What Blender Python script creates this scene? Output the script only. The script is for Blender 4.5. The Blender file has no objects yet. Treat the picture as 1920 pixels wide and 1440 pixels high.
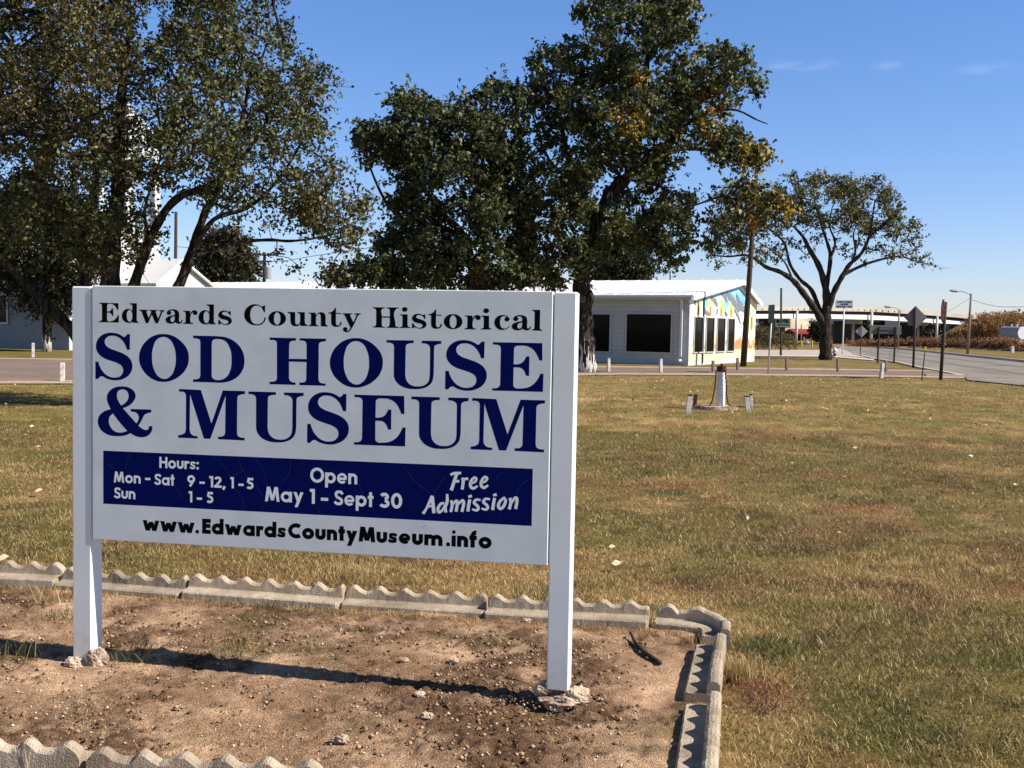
import bpy, math, random
import numpy as np
from mathutils import Vector, Matrix
from mathutils.geometry import tessellate_polygon
R = math.radians
scene = bpy.context.scene
rng = np.random.default_rng(7)
random.seed(7)

# ------------------------------------------------------------------ camera
F_PX, PITCH, ROLL, EYE = 2050.0, R(3.0157), R(1.0621), 1.65
_fw = np.array([0, math.cos(PITCH), -math.sin(PITCH)])
_r0 = np.array([1.0, 0, 0]); _u0 = np.cross(_r0, _fw)
_ri = _r0 * math.cos(ROLL) + _u0 * math.sin(ROLL)
_up = -_r0 * math.sin(ROLL) + _u0 * math.cos(ROLL)
_o = np.array([0, 0, EYE])
cd = bpy.data.cameras.new('camera'); cam = bpy.data.objects.new('camera', cd)
scene.collection.objects.link(cam); scene.camera = cam
cd.sensor_width = 36; cd.lens = F_PX / 1920 * 36; cd.clip_end = 6000; cd.clip_start = .05
cam.matrix_world = Matrix(((_ri[0], _up[0], -_fw[0], 0), (_ri[1], _up[1], -_fw[1], 0), (_ri[2], _up[2], -_fw[2], EYE), (0, 0, 0, 1)))

def ray(x, y): return _fw + _ri * (x - 960) / F_PX + _up * (720 - y) / F_PX
def at(x, y, Y):
    d = ray(x, y); return _o + d * (Y / d[1])
def gp(x, y, z=0.0):
    d = ray(x, y); return _o + d * ((z - EYE) / d[2])

# ------------------------------------------------------------------ light
SUN_EL = R(40); SUN_H = np.array([math.cos(R(16)), -math.sin(R(16))])
SUN = np.array([SUN_H[0] * math.cos(SUN_EL), SUN_H[1] * math.cos(SUN_EL), math.sin(SUN_EL)])
w = bpy.data.worlds.new('World'); scene.world = w; w.use_nodes = True
nt = w.node_tree; bg = nt.nodes['Background']
sky = nt.nodes.new('ShaderNodeTexSky'); sky.sky_type = 'NISHITA'; sky.sun_disc = False
sky.sun_elevation = SUN_EL; sky.sun_rotation = math.atan2(SUN_H[0], SUN_H[1])
sky.altitude = 600; sky.air_density = 1.0; sky.dust_density = .2; sky.ozone_density = 2.2
bg.inputs[1].default_value = .1
# faint cirrus wisps, placed by direction in the sky
tc = nt.nodes.new('ShaderNodeTexCoord')
def wnode(t, **k):
    n = nt.nodes.new(t)
    for a, b in k.items(): setattr(n, a, b)
    return n
def wmath(op, a, b=None):
    n = wnode('ShaderNodeMath', operation=op)
    for i, v in enumerate((a, b)):
        if v is None: continue
        if isinstance(v, (int, float)): n.inputs[i].default_value = v
        else: nt.links.new(v, n.inputs[i])
    return n.outputs[0]
mp = wnode('ShaderNodeMapping'); mp.inputs['Scale'].default_value = (14, 14, 60)
nt.links.new(tc.outputs['Generated'], mp.inputs[0])
nz = wnode('ShaderNodeTexNoise'); nz.inputs['Scale'].default_value = 1.6; nz.inputs['Detail'].default_value = 6
nt.links.new(mp.outputs[0], nz.inputs[0])
acc = None
for (px, py, wx, wy, amp) in ((1505, 121, .034, .0062, .42), (1662, 122, .016, .005, .22), (1852, 128, .03, .006, .26)):
    d = ray(px, py); d = d / np.linalg.norm(d)
    sub = wnode('ShaderNodeVectorMath', operation='SUBTRACT'); sub.inputs[1].default_value = d
    nt.links.new(tc.outputs['Generated'], sub.inputs[0])
    sc = wnode('ShaderNodeVectorMath', operation='MULTIPLY'); sc.inputs[1].default_value = (1 / wx, 1 / wx, 1 / wy)
    nt.links.new(sub.outputs[0], sc.inputs[0])
    ln = wnode('ShaderNodeVectorMath', operation='LENGTH'); nt.links.new(sc.outputs[0], ln.inputs[0])
    m = wmath('MULTIPLY', wmath('MAXIMUM', wmath('SUBTRACT', 1.0, ln.outputs['Value']), 0.0), amp)
    acc = m if acc is None else wmath('ADD', acc, m)
cl = wmath('MULTIPLY', acc, wmath('MAXIMUM', wmath('MULTIPLY', wmath('SUBTRACT', nz.outputs[0], .36), 2.6), 0.0))
hs = wnode('ShaderNodeHueSaturation'); hs.inputs['Saturation'].default_value = 1.12; hs.inputs['Value'].default_value = 1.0
nt.links.new(sky.outputs[0], hs.inputs['Color'])
tn = wnode('ShaderNodeMixRGB', blend_type='MULTIPLY'); tn.inputs[0].default_value = 1; nt.links.new(hs.outputs[0], tn.inputs[1])
sx_ = wnode('ShaderNodeSeparateXYZ'); nt.links.new(tc.outputs['Generated'], sx_.inputs[0])
mr = wnode('ShaderNodeMapRange'); mr.inputs['From Min'].default_value = 0; mr.inputs['From Max'].default_value = .3; nt.links.new(sx_.outputs['Z'], mr.inputs[0])
tm = wnode('ShaderNodeMixRGB'); tm.inputs[1].default_value = (.78, .765, .98, 1); tm.inputs[2].default_value = (.76, .885, 1.12, 1); nt.links.new(mr.outputs[0], tm.inputs[0])
mr2 = wnode('ShaderNodeMapRange'); mr2.inputs['From Min'].default_value = .3; mr2.inputs['From Max'].default_value = .62; nt.links.new(sx_.outputs['Z'], mr2.inputs[0])   # the clear sky deepens towards the zenith
tm2 = wnode('ShaderNodeMixRGB'); tm2.inputs[2].default_value = (.36, .40, .48, 1); nt.links.new(mr2.outputs[0], tm2.inputs[0]); nt.links.new(tm.outputs[0], tm2.inputs[1]); nt.links.new(tm2.outputs[0], tn.inputs[2])
mx = wnode('ShaderNodeMixRGB'); mx.inputs[2].default_value = (6.2, 7.2, 8.6, 1)
nt.links.new(cl, mx.inputs[0]); nt.links.new(tn.outputs[0], mx.inputs[1]); nt.links.new(mx.outputs[0], bg.inputs[0])

sl = bpy.data.lights.new('sun', 'SUN'); sl.energy = 5.0; sl.angle = R(.5); sl.color = (1, .93, .83)
so = bpy.data.objects.new('sun', sl); scene.collection.objects.link(so)
so.rotation_euler = (-Vector(SUN)).to_track_quat('-Z', 'Y').to_euler(); so.location = (30, -10, 40)
scene.view_settings.view_transform = 'Standard'; scene.view_settings.look = 'None'
scene.view_settings.gamma = 1; scene.view_settings.exposure = 0.6
scene.cycles.max_bounces = 6; scene.cycles.transparent_max_bounces = 4

# ------------------------------------------------------------------ helpers
COL = scene.collection
def tag(o, label=None, cat=None, group=None, kind=None):
    if label: o['label'] = label
    if cat: o['category'] = cat
    if group: o['group'] = group
    if kind: o['kind'] = kind
    return o
def thing(name, label, cat, loc, group=None):
    o = bpy.data.objects.new(name, None); COL.objects.link(o); o.location = [float(v) for v in loc]
    o.empty_display_size = .2
    return tag(o, label, cat, group)
def root_loc(o):
    l = np.zeros(3)
    while o is not None:
        l = l + np.array(o.location); o = o.parent
    return l
def npmesh(name, V, F, mat, parent=None, col=None, smooth=False, mi=None):
    """link one mesh; V in world coordinates, F an (n,k) array or a list of faces"""
    V = np.asarray(V, float)
    if parent is not None: V = V - root_loc(parent)
    me = bpy.data.meshes.new(name)
    if isinstance(F, np.ndarray):
        n, k = F.shape
        me.vertices.add(len(V)); me.vertices.foreach_set('co', V.astype(np.float32).ravel())
        me.loops.add(n * k); me.loops.foreach_set('vertex_index', F.astype(np.int32).ravel())
        me.polygons.add(n); me.polygons.foreach_set('loop_start', np.arange(0, n * k, k, dtype=np.int32))
        me.polygons.foreach_set('loop_total', np.full(n, k, np.int32))
        me.update(calc_edges=True)
    else:
        me.from_pydata([tuple(v) for v in V], [], [list(map(int, f)) for f in F])
    for m in (mat if isinstance(mat, (list, tuple)) else [mat]): me.materials.append(m)
    if mi is not None: me.polygons.foreach_set('material_index', np.asarray(mi, np.int32))
    if smooth: me.polygons.foreach_set('use_smooth', np.ones(len(me.polygons), bool))
    if col is not None:
        a = me.color_attributes.new('Col', 'FLOAT_COLOR', 'POINT')
        c = np.ones((len(V), 4), np.float32); c[:, :3] = col
        a.data.foreach_set('color', c.ravel())
    me.update()
    o = bpy.data.objects.new(name, me); COL.objects.link(o)
    if parent is not None: o.parent = parent
    return o

class MB:
    def __init__(s): s.V = []; s.F = []; s.M = []
    def add(s, V, F, m=0):
        b = len(s.V); s.V += [tuple(map(float, v)) for v in V]
        s.F += [[i + b for i in f] for f in F]; s.M += [m] * len(F); return s
    def box(s, c, size, ax=None, m=0):
        c = np.asarray(c, float); ax = np.eye(3) if ax is None else np.asarray(ax, float)
        h = np.asarray(size, float) / 2
        V = [c + ax[0] * h[0] * i + ax[1] * h[1] * j + ax[2] * h[2] * k for k in (-1, 1) for j in (-1, 1) for i in (-1, 1)]
        return s.add(V, [[0, 2, 3, 1], [4, 5, 7, 6], [0, 1, 5, 4], [2, 6, 7, 3], [0, 4, 6, 2], [1, 3, 7, 5]], m)
    def bbox(s, c, size, ax=None, r=.006, m=0):
        """box with chamfered edges"""
        c = np.asarray(c, float); ax = np.eye(3) if ax is None else np.asarray(ax, float)
        h = np.asarray(size, float) / 2; V = []; idx = {}
        for i in (-1, 1):
            for j in (-1, 1):
                for k in (-1, 1):
                    for a in range(3):
                        p = np.array([i * (h[0] - r), j * (h[1] - r), k * (h[2] - r)]); sg = (i, j, k)[a]; p[a] = sg * h[a]
                        idx[i, j, k, a] = len(V); V.append(c + ax[0] * p[0] + ax[1] * p[1] + ax[2] * p[2])
        Fs = []
        for a in range(3):
            b, d = (a + 1) % 3, (a + 2) % 3
            for sg in (-1, 1):
                q = []
                for u, v in ((-1, -1), (1, -1), (1, 1), (-1, 1)):
                    t = [0, 0, 0]; t[a] = sg; t[b] = u; t[d] = v; q.append(idx[t[0], t[1], t[2], a])
                Fs.append(q if sg > 0 else q[::-1])
            for u in (-1, 1):
                for v in (-1, 1):
                    def k(w_, ax_):
                        t = [0, 0, 0]; t[a] = w_; t[b] = u; t[d] = v; return idx[t[0], t[1], t[2], ax_]
                    q = [k(-1, b), k(1, b), k(1, d), k(-1, d)]
                    Fs.append(q if u * v > 0 else q[::-1])
        for i in (-1, 1):
            for j in (-1, 1):
                for kk in (-1, 1):
                    q = [idx[i, j, kk, 0], idx[i, j, kk, 1], idx[i, j, kk, 2]]
                    Fs.append(q if i * j * kk > 0 else q[::-1])
        return s.add(V, Fs, m)
    def tube(s, pts, rad, n=8, m=0, cap=True):
        P = [np.asarray(p, float) for p in pts]
        if not hasattr(rad, '__len__'): rad = [rad] * len(P)
        V = []; prev = None
        for i, p in enumerate(P):
            t = P[min(i + 1, len(P) - 1)] - P[max(i - 1, 0)]; t = t / (np.linalg.norm(t) + 1e-9)
            a = np.array([0, 0, 1.0]) if prev is None else prev
            if abs(a @ t) > .95: a = np.array([1.0, 0, 0])
            u = a - t * (a @ t); u /= np.linalg.norm(u); prev = u; v = np.cross(t, u)
            for k in range(n):
                an = 2 * math.pi * k / n; V.append(p + (u * math.cos(an) + v * math.sin(an)) * rad[i])
        Fs = []
        for i in range(len(P) - 1):
            for k in range(n):
                Fs.append([i * n + k, i * n + (k + 1) % n, (i + 1) * n + (k + 1) % n, (i + 1) * n + k])
        if cap: Fs.append(list(range(n))[::-1]); Fs.append([(len(P) - 1) * n + k for k in range(n)])
        return s.add(V, Fs, m)
    def prism(s, poly, d, m=0):
        """planar polygon (3-D points) thickened by vector d"""
        P = [np.asarray(p, float) for p in poly]; n = len(P); d = np.asarray(d, float)
        V = P + [p + d for p in P]
        return s.add(V, [list(range(n))[::-1], list(range(n, 2 * n))] + [[i, (i + 1) % n, n + (i + 1) % n, n + i] for i in range(n)], m)
    def ell(s, c, r, n=14, k=8, m=0):
        c = np.asarray(c, float); V = []
        for i in range(k + 1):
            a = math.pi * i / k
            for j in range(n):
                b = 2 * math.pi * j / n
                V.append(c + np.array([r[0] * math.sin(a) * math.cos(b), r[1] * math.sin(a) * math.sin(b), r[2] * math.cos(a)]))
        return s.add(V, [[i * n + j, (i + 1) * n + j, (i + 1) * n + (j + 1) % n, i * n + (j + 1) % n] for i in range(k) for j in range(n)], m)
    def build(s, name, mat, parent=None, smooth=False):
        return npmesh(name, s.V, s.F, mat, parent, smooth=smooth, mi=s.M)

def grid_noise(x, y, seed=0):
    xi = np.floor(x).astype(np.int64); yi = np.floor(y).astype(np.int64); fx = x - xi; fy = y - yi
    fx = fx * fx * (3 - 2 * fx); fy = fy * fy * (3 - 2 * fy)
    def h(a, b):
        n = (a * 374761393 + b * 668265263 + seed * 1442695041) & 0x7fffffff
        n = ((n ^ (n >> 13)) * 1274126177) & 0x7fffffff
        return ((n ^ (n >> 16)) & 0xffff) / 65535.0
    return (h(xi, yi) * (1 - fx) + h(xi + 1, yi) * fx) * (1 - fy) + (h(xi, yi + 1) * (1 - fx) + h(xi + 1, yi + 1) * fx) * fy
def fbm(x, y, sc, seed=0, oct=4):
    x = np.asarray(x, float) / sc; y = np.asarray(y, float) / sc; v = 0; a = .5; t = 0
    for i in range(oct):
        v = v + a * grid_noise(x + 17.3 * i + 500, y + 9.1 * i + 500, seed + i); t += a; a *= .55; x = x * 2.03; y = y * 2.03
    return v / t
def sstep(a, b, v):
    t = np.clip((v - a) / (b - a), 0, 1); return t * t * (3 - 2 * t)

# ------------------------------------------------------------------ materials
def newmat(name):
    m = bpy.data.materials.new(name); m.use_nodes = True
    return m, m.node_tree, m.node_tree.nodes['Principled BSDF']
def mat(name, c, rough=.7, var=.12, scale=6, spec=.3, bump=0, bscale=40, metal=0, tint=None, tscale=1.5, tamt=.5, attr=False, obrand=0):
    m, t, p = newmat(name); N = t.nodes.new; L = t.links.new
    p.inputs['Roughness'].default_value = rough; p.inputs['Specular IOR Level'].default_value = spec; p.inputs['Metallic'].default_value = metal
    tcn = N('ShaderNodeTexCoord'); n1 = N('ShaderNodeTexNoise'); n1.inputs['Scale'].default_value = scale; n1.inputs['Detail'].default_value = 6
    L(tcn.outputs['Object'], n1.inputs['Vector'])
    rp = N('ShaderNodeMapRange'); rp.inputs['From Min'].default_value = .3; rp.inputs['From Max'].default_value = .7
    rp.inputs['To Min'].default_value = 1 - var; rp.inputs['To Max'].default_value = 1 + var
    L(n1.outputs[0], rp.inputs[0])
    mul = N('ShaderNodeMixRGB'); mul.blend_type = 'MULTIPLY'; mul.inputs[0].default_value = 1
    if attr:
        at_ = N('ShaderNodeAttribute'); at_.attribute_name = 'Col'; L(at_.outputs['Color'], mul.inputs[1])
    elif tint is not None:
        n2 = N('ShaderNodeTexNoise'); n2.inputs['Scale'].default_value = tscale; n2.inputs['Detail'].default_value = 5
        L(tcn.outputs['Object'], n2.inputs['Vector'])
        r2 = N('ShaderNodeMapRange'); r2.inputs['From Min'].default_value = .45; r2.inputs['From Max'].default_value = .65; r2.inputs['To Max'].default_value = tamt
        L(n2.outputs[0], r2.inputs[0])
        mm = N('ShaderNodeMixRGB'); mm.inputs[1].default_value = (*c, 1); mm.inputs[2].default_value = (*tint, 1)
        L(r2.outputs[0], mm.inputs[0]); L(mm.outputs[0], mul.inputs[1])
    else: mul.inputs[1].default_value = (*c, 1)
    L(rp.outputs[0], mul.inputs[2])
    if obrand:
        oi = N('ShaderNodeObjectInfo'); ro = N('ShaderNodeMapRange'); ro.inputs['To Min'].default_value = 1 - obrand; ro.inputs['To Max'].default_value = 1 + obrand; L(oi.outputs['Random'], ro.inputs[0])
        m2 = N('ShaderNodeMixRGB'); m2.blend_type = 'MULTIPLY'; m2.inputs[0].default_value = 1; L(mul.outputs[0], m2.inputs[1]); L(ro.outputs[0], m2.inputs[2]); L(m2.outputs[0], p.inputs['Base Color'])
    else: L(mul.outputs[0], p.inputs['Base Color'])
    if bump:
        n3 = N('ShaderNodeTexNoise'); n3.inputs['Scale'].default_value = bscale; n3.inputs['Detail'].default_value = 5
        L(tcn.outputs['Object'], n3.inputs['Vector'])
        b = N('ShaderNodeBump'); b.inputs['Strength'].default_value = bump; b.inputs['Distance'].default_value = .02
        L(n3.outputs[0], b.inputs['Height']); L(b.outputs[0], p.inputs['Normal'])
    return m
def barkmat(name):
    m, t, p = newmat(name); N = t.nodes.new; L = t.links.new; p.inputs['Roughness'].default_value = .95; p.inputs['Specular IOR Level'].default_value = .08
    tcn = N('ShaderNodeTexCoord'); mp_ = N('ShaderNodeMapping'); mp_.inputs['Scale'].default_value = (1, 1, .16); L(tcn.outputs['Object'], mp_.inputs[0])
    nz_ = N('ShaderNodeTexNoise'); nz_.inputs['Scale'].default_value = 13; nz_.inputs['Detail'].default_value = 6; nz_.inputs['Distortion'].default_value = .6; L(mp_.outputs[0], nz_.inputs['Vector'])
    cr = N('ShaderNodeValToRGB'); e = cr.color_ramp.elements; e[0].position = .40; e[0].color = (.014, .011, .009, 1); e[1].position = .66; e[1].color = (.085, .066, .052, 1); L(nz_.outputs[0], cr.inputs[0]); L(cr.outputs[0], p.inputs['Base Color'])
    b = N('ShaderNodeBump'); b.inputs['Strength'].default_value = 1; b.inputs['Distance'].default_value = .06; L(nz_.outputs[0], b.inputs['Height']); L(b.outputs[0], p.inputs['Normal']); return m
def leafmat(name, trans=.3, rough=.45, spec=.35):
    m, t, p = newmat(name); N = t.nodes.new; L = t.links.new
    a = N('ShaderNodeAttribute'); a.attribute_name = 'Col'
    L(a.outputs['Color'], p.inputs['Base Color']); p.inputs['Roughness'].default_value = rough; p.inputs['Specular IOR Level'].default_value = spec
    tr = N('ShaderNodeBsdfTranslucent'); L(a.outputs['Color'], tr.inputs['Color'])
    mix = N('ShaderNodeMixShader'); mix.inputs[0].default_value = trans
    L(p.outputs[0], mix.inputs[1]); L(tr.outputs[0], mix.inputs[2]); L(mix.outputs[0], t.nodes['Material Output'].inputs['Surface'])
    return m

M = dict(
    leaf=leafmat('leaf', .2, .5, .3), grass=leafmat('grass_blade', .25, .6, .2), litter=leafmat('dry_leaf', .2, .7, .15),
    vinyl=mat('white_vinyl', (.78, .82, .80), .35, .03, 3, .4), panel=mat('panel_paint', (.73, .785, .775), .55, .04, 9, .3, tint=(.62, .68, .67), tscale=5, tamt=.4),
    navy=mat('navy_vinyl', (.0005, .0050, .085), .7, .12, 14, .05), navy2=mat('navy_crack', (.018, .032, .13), .6, .1), black=mat('black_vinyl', (.002, .002, .0025), .7, .1, 10, .06),
    wht=mat('white_letter', (.86, .90, .90), .5, .04, 20),
    concrete=mat('edging_concrete', (.45, .37, .275), .92, .2, 22, .12, .6, 140, tint=(.25, .19, .13), tscale=5.5, tamt=.75, obrand=.16),
    footing=mat('rough_concrete', (.58, .46, .34), .97, .25, 30, .05, .9, 70, tint=(.22, .145, .09), tscale=10, tamt=.9),
    soil=mat('soil', (1, 1, 1), .98, .38, 95, .05, 1.0, 150, attr=True), clod=mat('clod', (1, 1, 1), .98, .1, 40, .05, attr=True),
    lawn=mat('lawn_base', (1, 1, 1), .98, .25, 9, .05, 1.0, 30, attr=True),
    road=mat('road_concrete', (.255, .222, .182), .9, .10, 1.2, .15, .15, 30, tint=(.175, .15, .128), tscale=.35, tamt=.8),
    brick=mat('brick_road', (.20, .145, .115), .95, .14, 2.5, .1, .2, 20, tint=(.27, .205, .165), tscale=.5, tamt=.6),
    sand=mat('sandy_verge', (.42, .31, .23), .97, .2, 3, .1, .3, 20), kerb=mat('kerb', (.5, .45, .38), .9, .12, 3),
    drive=mat('pale_drive', (.46, .37, .31), .95, .1, 1.5),
    bark=barkmat('bark'), barklight=mat('bark_grey', (.10, .085, .07), .95, .35, 9, .1, 1.0, 25),
    wall=mat('white_block', (.50, .535, .55), .8, .05, 1.5, .2, .1, 6), trim=mat('white_trim', (.8, .8, .79), .5, .04), roof=mat('white_roof', (.82, .81, .79), .45, .04, 1.0),
    glass=None, frame=mat('window_frame', (.5, .5, .5), .4, .05), mural=mat('mural_paint', (1, 1, 1), .8, .12, 3, .2, attr=True), greyleaf=mat('grey_paint', (.19, .21, .23), .8, .15, 6),
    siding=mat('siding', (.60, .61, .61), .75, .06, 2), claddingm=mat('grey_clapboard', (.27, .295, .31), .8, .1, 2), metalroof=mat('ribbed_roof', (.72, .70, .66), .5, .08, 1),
    pole=mat('pole_wood', (.075, .052, .04), .9, .3, 14, .1, .6, 40), greywood=mat('grey_wood', (.21, .17, .135), .9, .25, 14, .1, .5, 40), whitewood=mat('white_wood', (.62, .59, .55), .85, .2, 20, .2, .3, 40, tint=(.34, .29, .24), tscale=9, tamt=.7),
    galv=mat('galvanised', (.36, .38, .38), .5, .1, 6, .5, metal=.3), signback=mat('sign_back', (.13, .135, .13), .5, .08, 3, .3), signshaded=mat('shaded_sign', (.40, .42, .47), .6, .06, 3, .2), signlight=mat('sign_back_light', (.30, .30, .29), .5, .08, 3, .3), darksign=mat('dark_sign', (.03, .045, .035), .5, .1), greensign=mat('sign_face', (.16, .20, .16), .5, .1, 4),
    darkpost=mat('dark_post', (.045, .036, .03), .85, .25, 12), redsign=mat('faded_red', (.22, .05, .05), .7, .4, 6, tint=(.42, .33, .30), tscale=4, tamt=.8),
    rust=mat('rusty_cap', (.085, .028, .02), .85, .3, 14, .2, .5, 30), pipe=mat('white_pipe', (.72, .72, .70), .6, .06, 5), chain=mat('rusty_chain', (.06, .03, .022), .8, .3, 20),
    deckc=mat('bridge_concrete', (.47, .42, .35), .9, .12, .3, .1, tint=(.45, .40, .33), tscale=.12, tamt=.7), girder=mat('pale_girder', (.82, .80, .77), .7, .03, .2), shade=mat('bridge_shade', (.07, .055, .05), .9, .1, .3),  # near-black bridge tone has the shade under the deck put into its colour
    pier=mat('pier_concrete', (.56, .53, .48), .9, .08, .5), red=mat('red_paint', (.32, .035, .03), .7, .12, .6), dark=mat('dark_opening', (.012, .011, .011), .9, .1), tan=mat('tan_dome', (.56, .43, .29), .9, .06, .05),
    hydrant=mat('hydrant_red', (.20, .012, .018), .5, .1), yellow=mat('yellow_paint', (.62, .45, .06), .6, .1), tank=mat('tank_metal', (.30, .32, .34), .6, .15, .8, .3, metal=.0), tankend=mat('tank_end', (.62, .65, .70), .45, .05, .8, .5, metal=.2),
    wire=mat('wire', (.03, .03, .03), .6, .1), stick=mat('dead_stick', (.055, .04, .03), .95, .3, 30, .1, .6, 60), lampgrey=mat('lamp_grey', (.34, .33, .31), .5, .1), woodpole2=mat('pale_pole', (.25, .20, .155), .9, .25, 10),
    blue=mat('marker', (.5, .5, .46), .6, .1), berm=mat('brush_soil', (.22, .135, .065), .98, .3, .8),
)
def blockwall(m, ax):
    t = m.node_tree; N = t.nodes.new; L = t.links.new; p = t.nodes['Principled BSDF']; src = p.inputs['Base Color'].links[0].from_socket
    tcn = N('ShaderNodeTexCoord'); dt = N('ShaderNodeVectorMath'); dt.operation = 'DOT_PRODUCT'; dt.inputs[1].default_value = ax; L(tcn.outputs['Object'], dt.inputs[0]); sp_ = N('ShaderNodeSeparateXYZ'); L(tcn.outputs['Object'], sp_.inputs[0]); cb = N('ShaderNodeCombineXYZ'); L(dt.outputs['Value'], cb.inputs[0]); L(sp_.outputs['Z'], cb.inputs[1])
    bk_ = N('ShaderNodeTexBrick'); bk_.inputs['Scale'].default_value = 1; bk_.inputs['Brick Width'].default_value = .41; bk_.inputs['Row Height'].default_value = .205; bk_.inputs['Mortar Size'].default_value = .008; bk_.inputs['Color1'].default_value = (1, 1, 1, 1); bk_.inputs['Color2'].default_value = (.93, .93, .93, 1); bk_.inputs['Mortar'].default_value = (.66, .66, .66, 1); L(cb.outputs[0], bk_.inputs['Vector'])
    mm = N('ShaderNodeMixRGB'); mm.blend_type = 'MULTIPLY'; mm.inputs[0].default_value = 1; L(src, mm.inputs[1]); L(bk_.outputs['Color'], mm.inputs[2]); L(mm.outputs[0], p.inputs['Base Color'])
blockwall(M['wall'], (-.8709, .4914, 0))
def splash(m, h):
    t = m.node_tree; N = t.nodes.new; L = t.links.new; p = t.nodes['Principled BSDF']; src = p.inputs['Base Color'].links[0].from_socket
    tcn = N('ShaderNodeTexCoord'); sp_ = N('ShaderNodeSeparateXYZ'); L(tcn.outputs['Object'], sp_.inputs[0]); a = N('ShaderNodeMapRange'); a.inputs['From Min'].default_value = 0; a.inputs['From Max'].default_value = h; a.inputs['To Min'].default_value = .75; a.inputs['To Max'].default_value = 0; L(sp_.outputs['Z'], a.inputs[0])
    nz_ = N('ShaderNodeTexNoise'); nz_.inputs['Scale'].default_value = 34; nz_.inputs['Detail'].default_value = 5; L(tcn.outputs['Object'], nz_.inputs['Vector']); q = N('ShaderNodeMath'); q.operation = 'MULTIPLY'; L(a.outputs[0], q.inputs[0]); L(nz_.outputs[0], q.inputs[1])
    mm = N('ShaderNodeMixRGB'); mm.inputs[2].default_value = (.40, .29, .20, 1); L(q.outputs[0], mm.inputs[0]); L(src, mm.inputs[1]); L(mm.outputs[0], p.inputs['Base Color'])
splash(M['vinyl'], .32)
m_, t_, p_ = newmat('dark_glass'); p_.inputs['Base Color'].default_value = (.003, .0035, .004, 1); p_.inputs['Roughness'].default_value = .06; p_.inputs['Specular IOR Level'].default_value = .06
_n = t_.nodes.new('ShaderNodeTexNoise'); _n.inputs['Scale'].default_value = 1.2; _b = t_.nodes.new('ShaderNodeBump'); _b.inputs['Strength'].default_value = .03
t_.links.new(_n.outputs[0], _b.inputs['Height']); t_.links.new(_b.outputs[0], p_.inputs['Normal']); M['glass'] = m_

# ------------------------------------------------------------------ sign plane frame
TH = .18254
D3 = np.array([math.cos(TH), -math.sin(TH), 0]); B3 = np.array([math.sin(TH), math.cos(TH), 0]); UP = np.array([0, 0, 1.0])
SO = np.array([-1.9705, 5.1238, 0]); SW, SZ0, SZ1 = 2.179, .609, 1.804
def sp(s, t, z=0.0): return SO + D3 * s + B3 * t + UP * z
FRONT = -.004
def pxpanel(x, y):
    d = ray(x, y); n = B3; k = ((SO + B3 * FRONT - _o) @ n) / (d @ n); p = _o + d * k
    return float((p - SO) @ D3), float(p[2])
def st(p):
    p = np.asarray(p) - SO; return float(p @ D3), float(p @ B3)
AX = np.array([D3, B3, UP])

# ================================================================== SETTING
# --- ground: one sheet, fine near the camera, out to the horizon
LIT = gp(1420, 1290)
def patch_color(x, y):
    """dormant lawn colour by place: straw, olive and brown patches"""
    a = fbm(x, y, 1.5, 3); b = fbm(x, y, .5, 11); c = fbm(x, y, 5.5, 21); e = fbm(x, y, .9, 31)
    straw = np.array([.44, .315, .155]); olive = np.array([.235, .195, .075]); brown = np.array([.26, .165, .085]); green = np.array([.10, .115, .03])
    k = sstep(.42, .66, .45 * a + .25 * c + .3 * b)[:, None]; v = olive * (1 - k) + straw * k
    k = sstep(.54, .70, e)[:, None] * .75; v = v * (1 - k) + brown * k
    sp_ = sstep(.60, .78, fbm(x, y, .11, 46, 2))[:, None] * .5; v = v * (1 - sp_) + np.array([.075, .06, .028]) * sp_
    lc = np.exp(-((x - LIT[0]) ** 2 + (y - LIT[1]) ** 2) / .16 ** 2)[:, None] * .75; v = v * (1 - lc) + np.array([.26, .115, .06]) * lc
    dk = sstep(.58, .74, fbm(x, y, .45, 45))[:, None] * .55; v = v * (1 - dk) + np.array([.10, .075, .035]) * dk
    rd = sstep(.62, .8, fbm(x, y, .7, 47))[:, None] * .5; v = v * (1 - rd) + np.array([.33, .16, .085]) * rd
    g = sstep(.62, .76, fbm(x, y, .8, 41))[:, None] * .6; v = v * (1 - g) + green * g
    # grass in the strips beyond the side road and near the elm is greener
    far = sstep(24, 33, y)[:, None] * .45; v = v * (1 - far) + np.array([.25, .205, .085]) * far
    lf = (sstep(-3, -8, x) * sstep(9, 20, y))[:, None] * .45; v = v * (1 - lf) + np.array([.20, .17, .05]) * lf
    return v * (.74 + .52 * fbm(x, y, .25, 51, 3))[:, None] * np.array([1.07, 1.0, .87])
gx = np.concatenate([[-3000, -1200, -500, -200, -100, -70], np.arange(-50, -12, .5), np.arange(-12, 16, .14), np.arange(16, 60, .5), [70, 90, 130, 200, 400, 900, 3000]])
gy = np.concatenate([[-400, -60, -15, -3, 0], np.arange(1, 16, .14), np.arange(16, 60, .5), np.arange(60, 130, 3), [140, 160, 200, 260, 400, 800, 1600, 4000]])
X, Y = np.meshgrid(gx, gy); n0, n1 = X.shape; xf, yf = X.ravel(), Y.ravel()
near = (np.abs(xf) < 20) & (yf < 45) & (yf > 1)
zg = -.03 + np.where(near, (fbm(xf, yf, .8, 61) - .5) * .03 + (fbm(xf, yf, .18, 62, 2) - .5) * .014, 0)
i, j = np.meshgrid(np.arange(n0 - 1), np.arange(n1 - 1), indexing='ij'); k0 = (i * n1 + j).ravel()
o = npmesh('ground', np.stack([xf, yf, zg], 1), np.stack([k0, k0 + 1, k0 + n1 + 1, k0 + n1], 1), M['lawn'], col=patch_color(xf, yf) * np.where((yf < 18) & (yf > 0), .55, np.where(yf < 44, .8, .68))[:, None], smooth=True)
tag(o, kind='structure')

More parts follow.
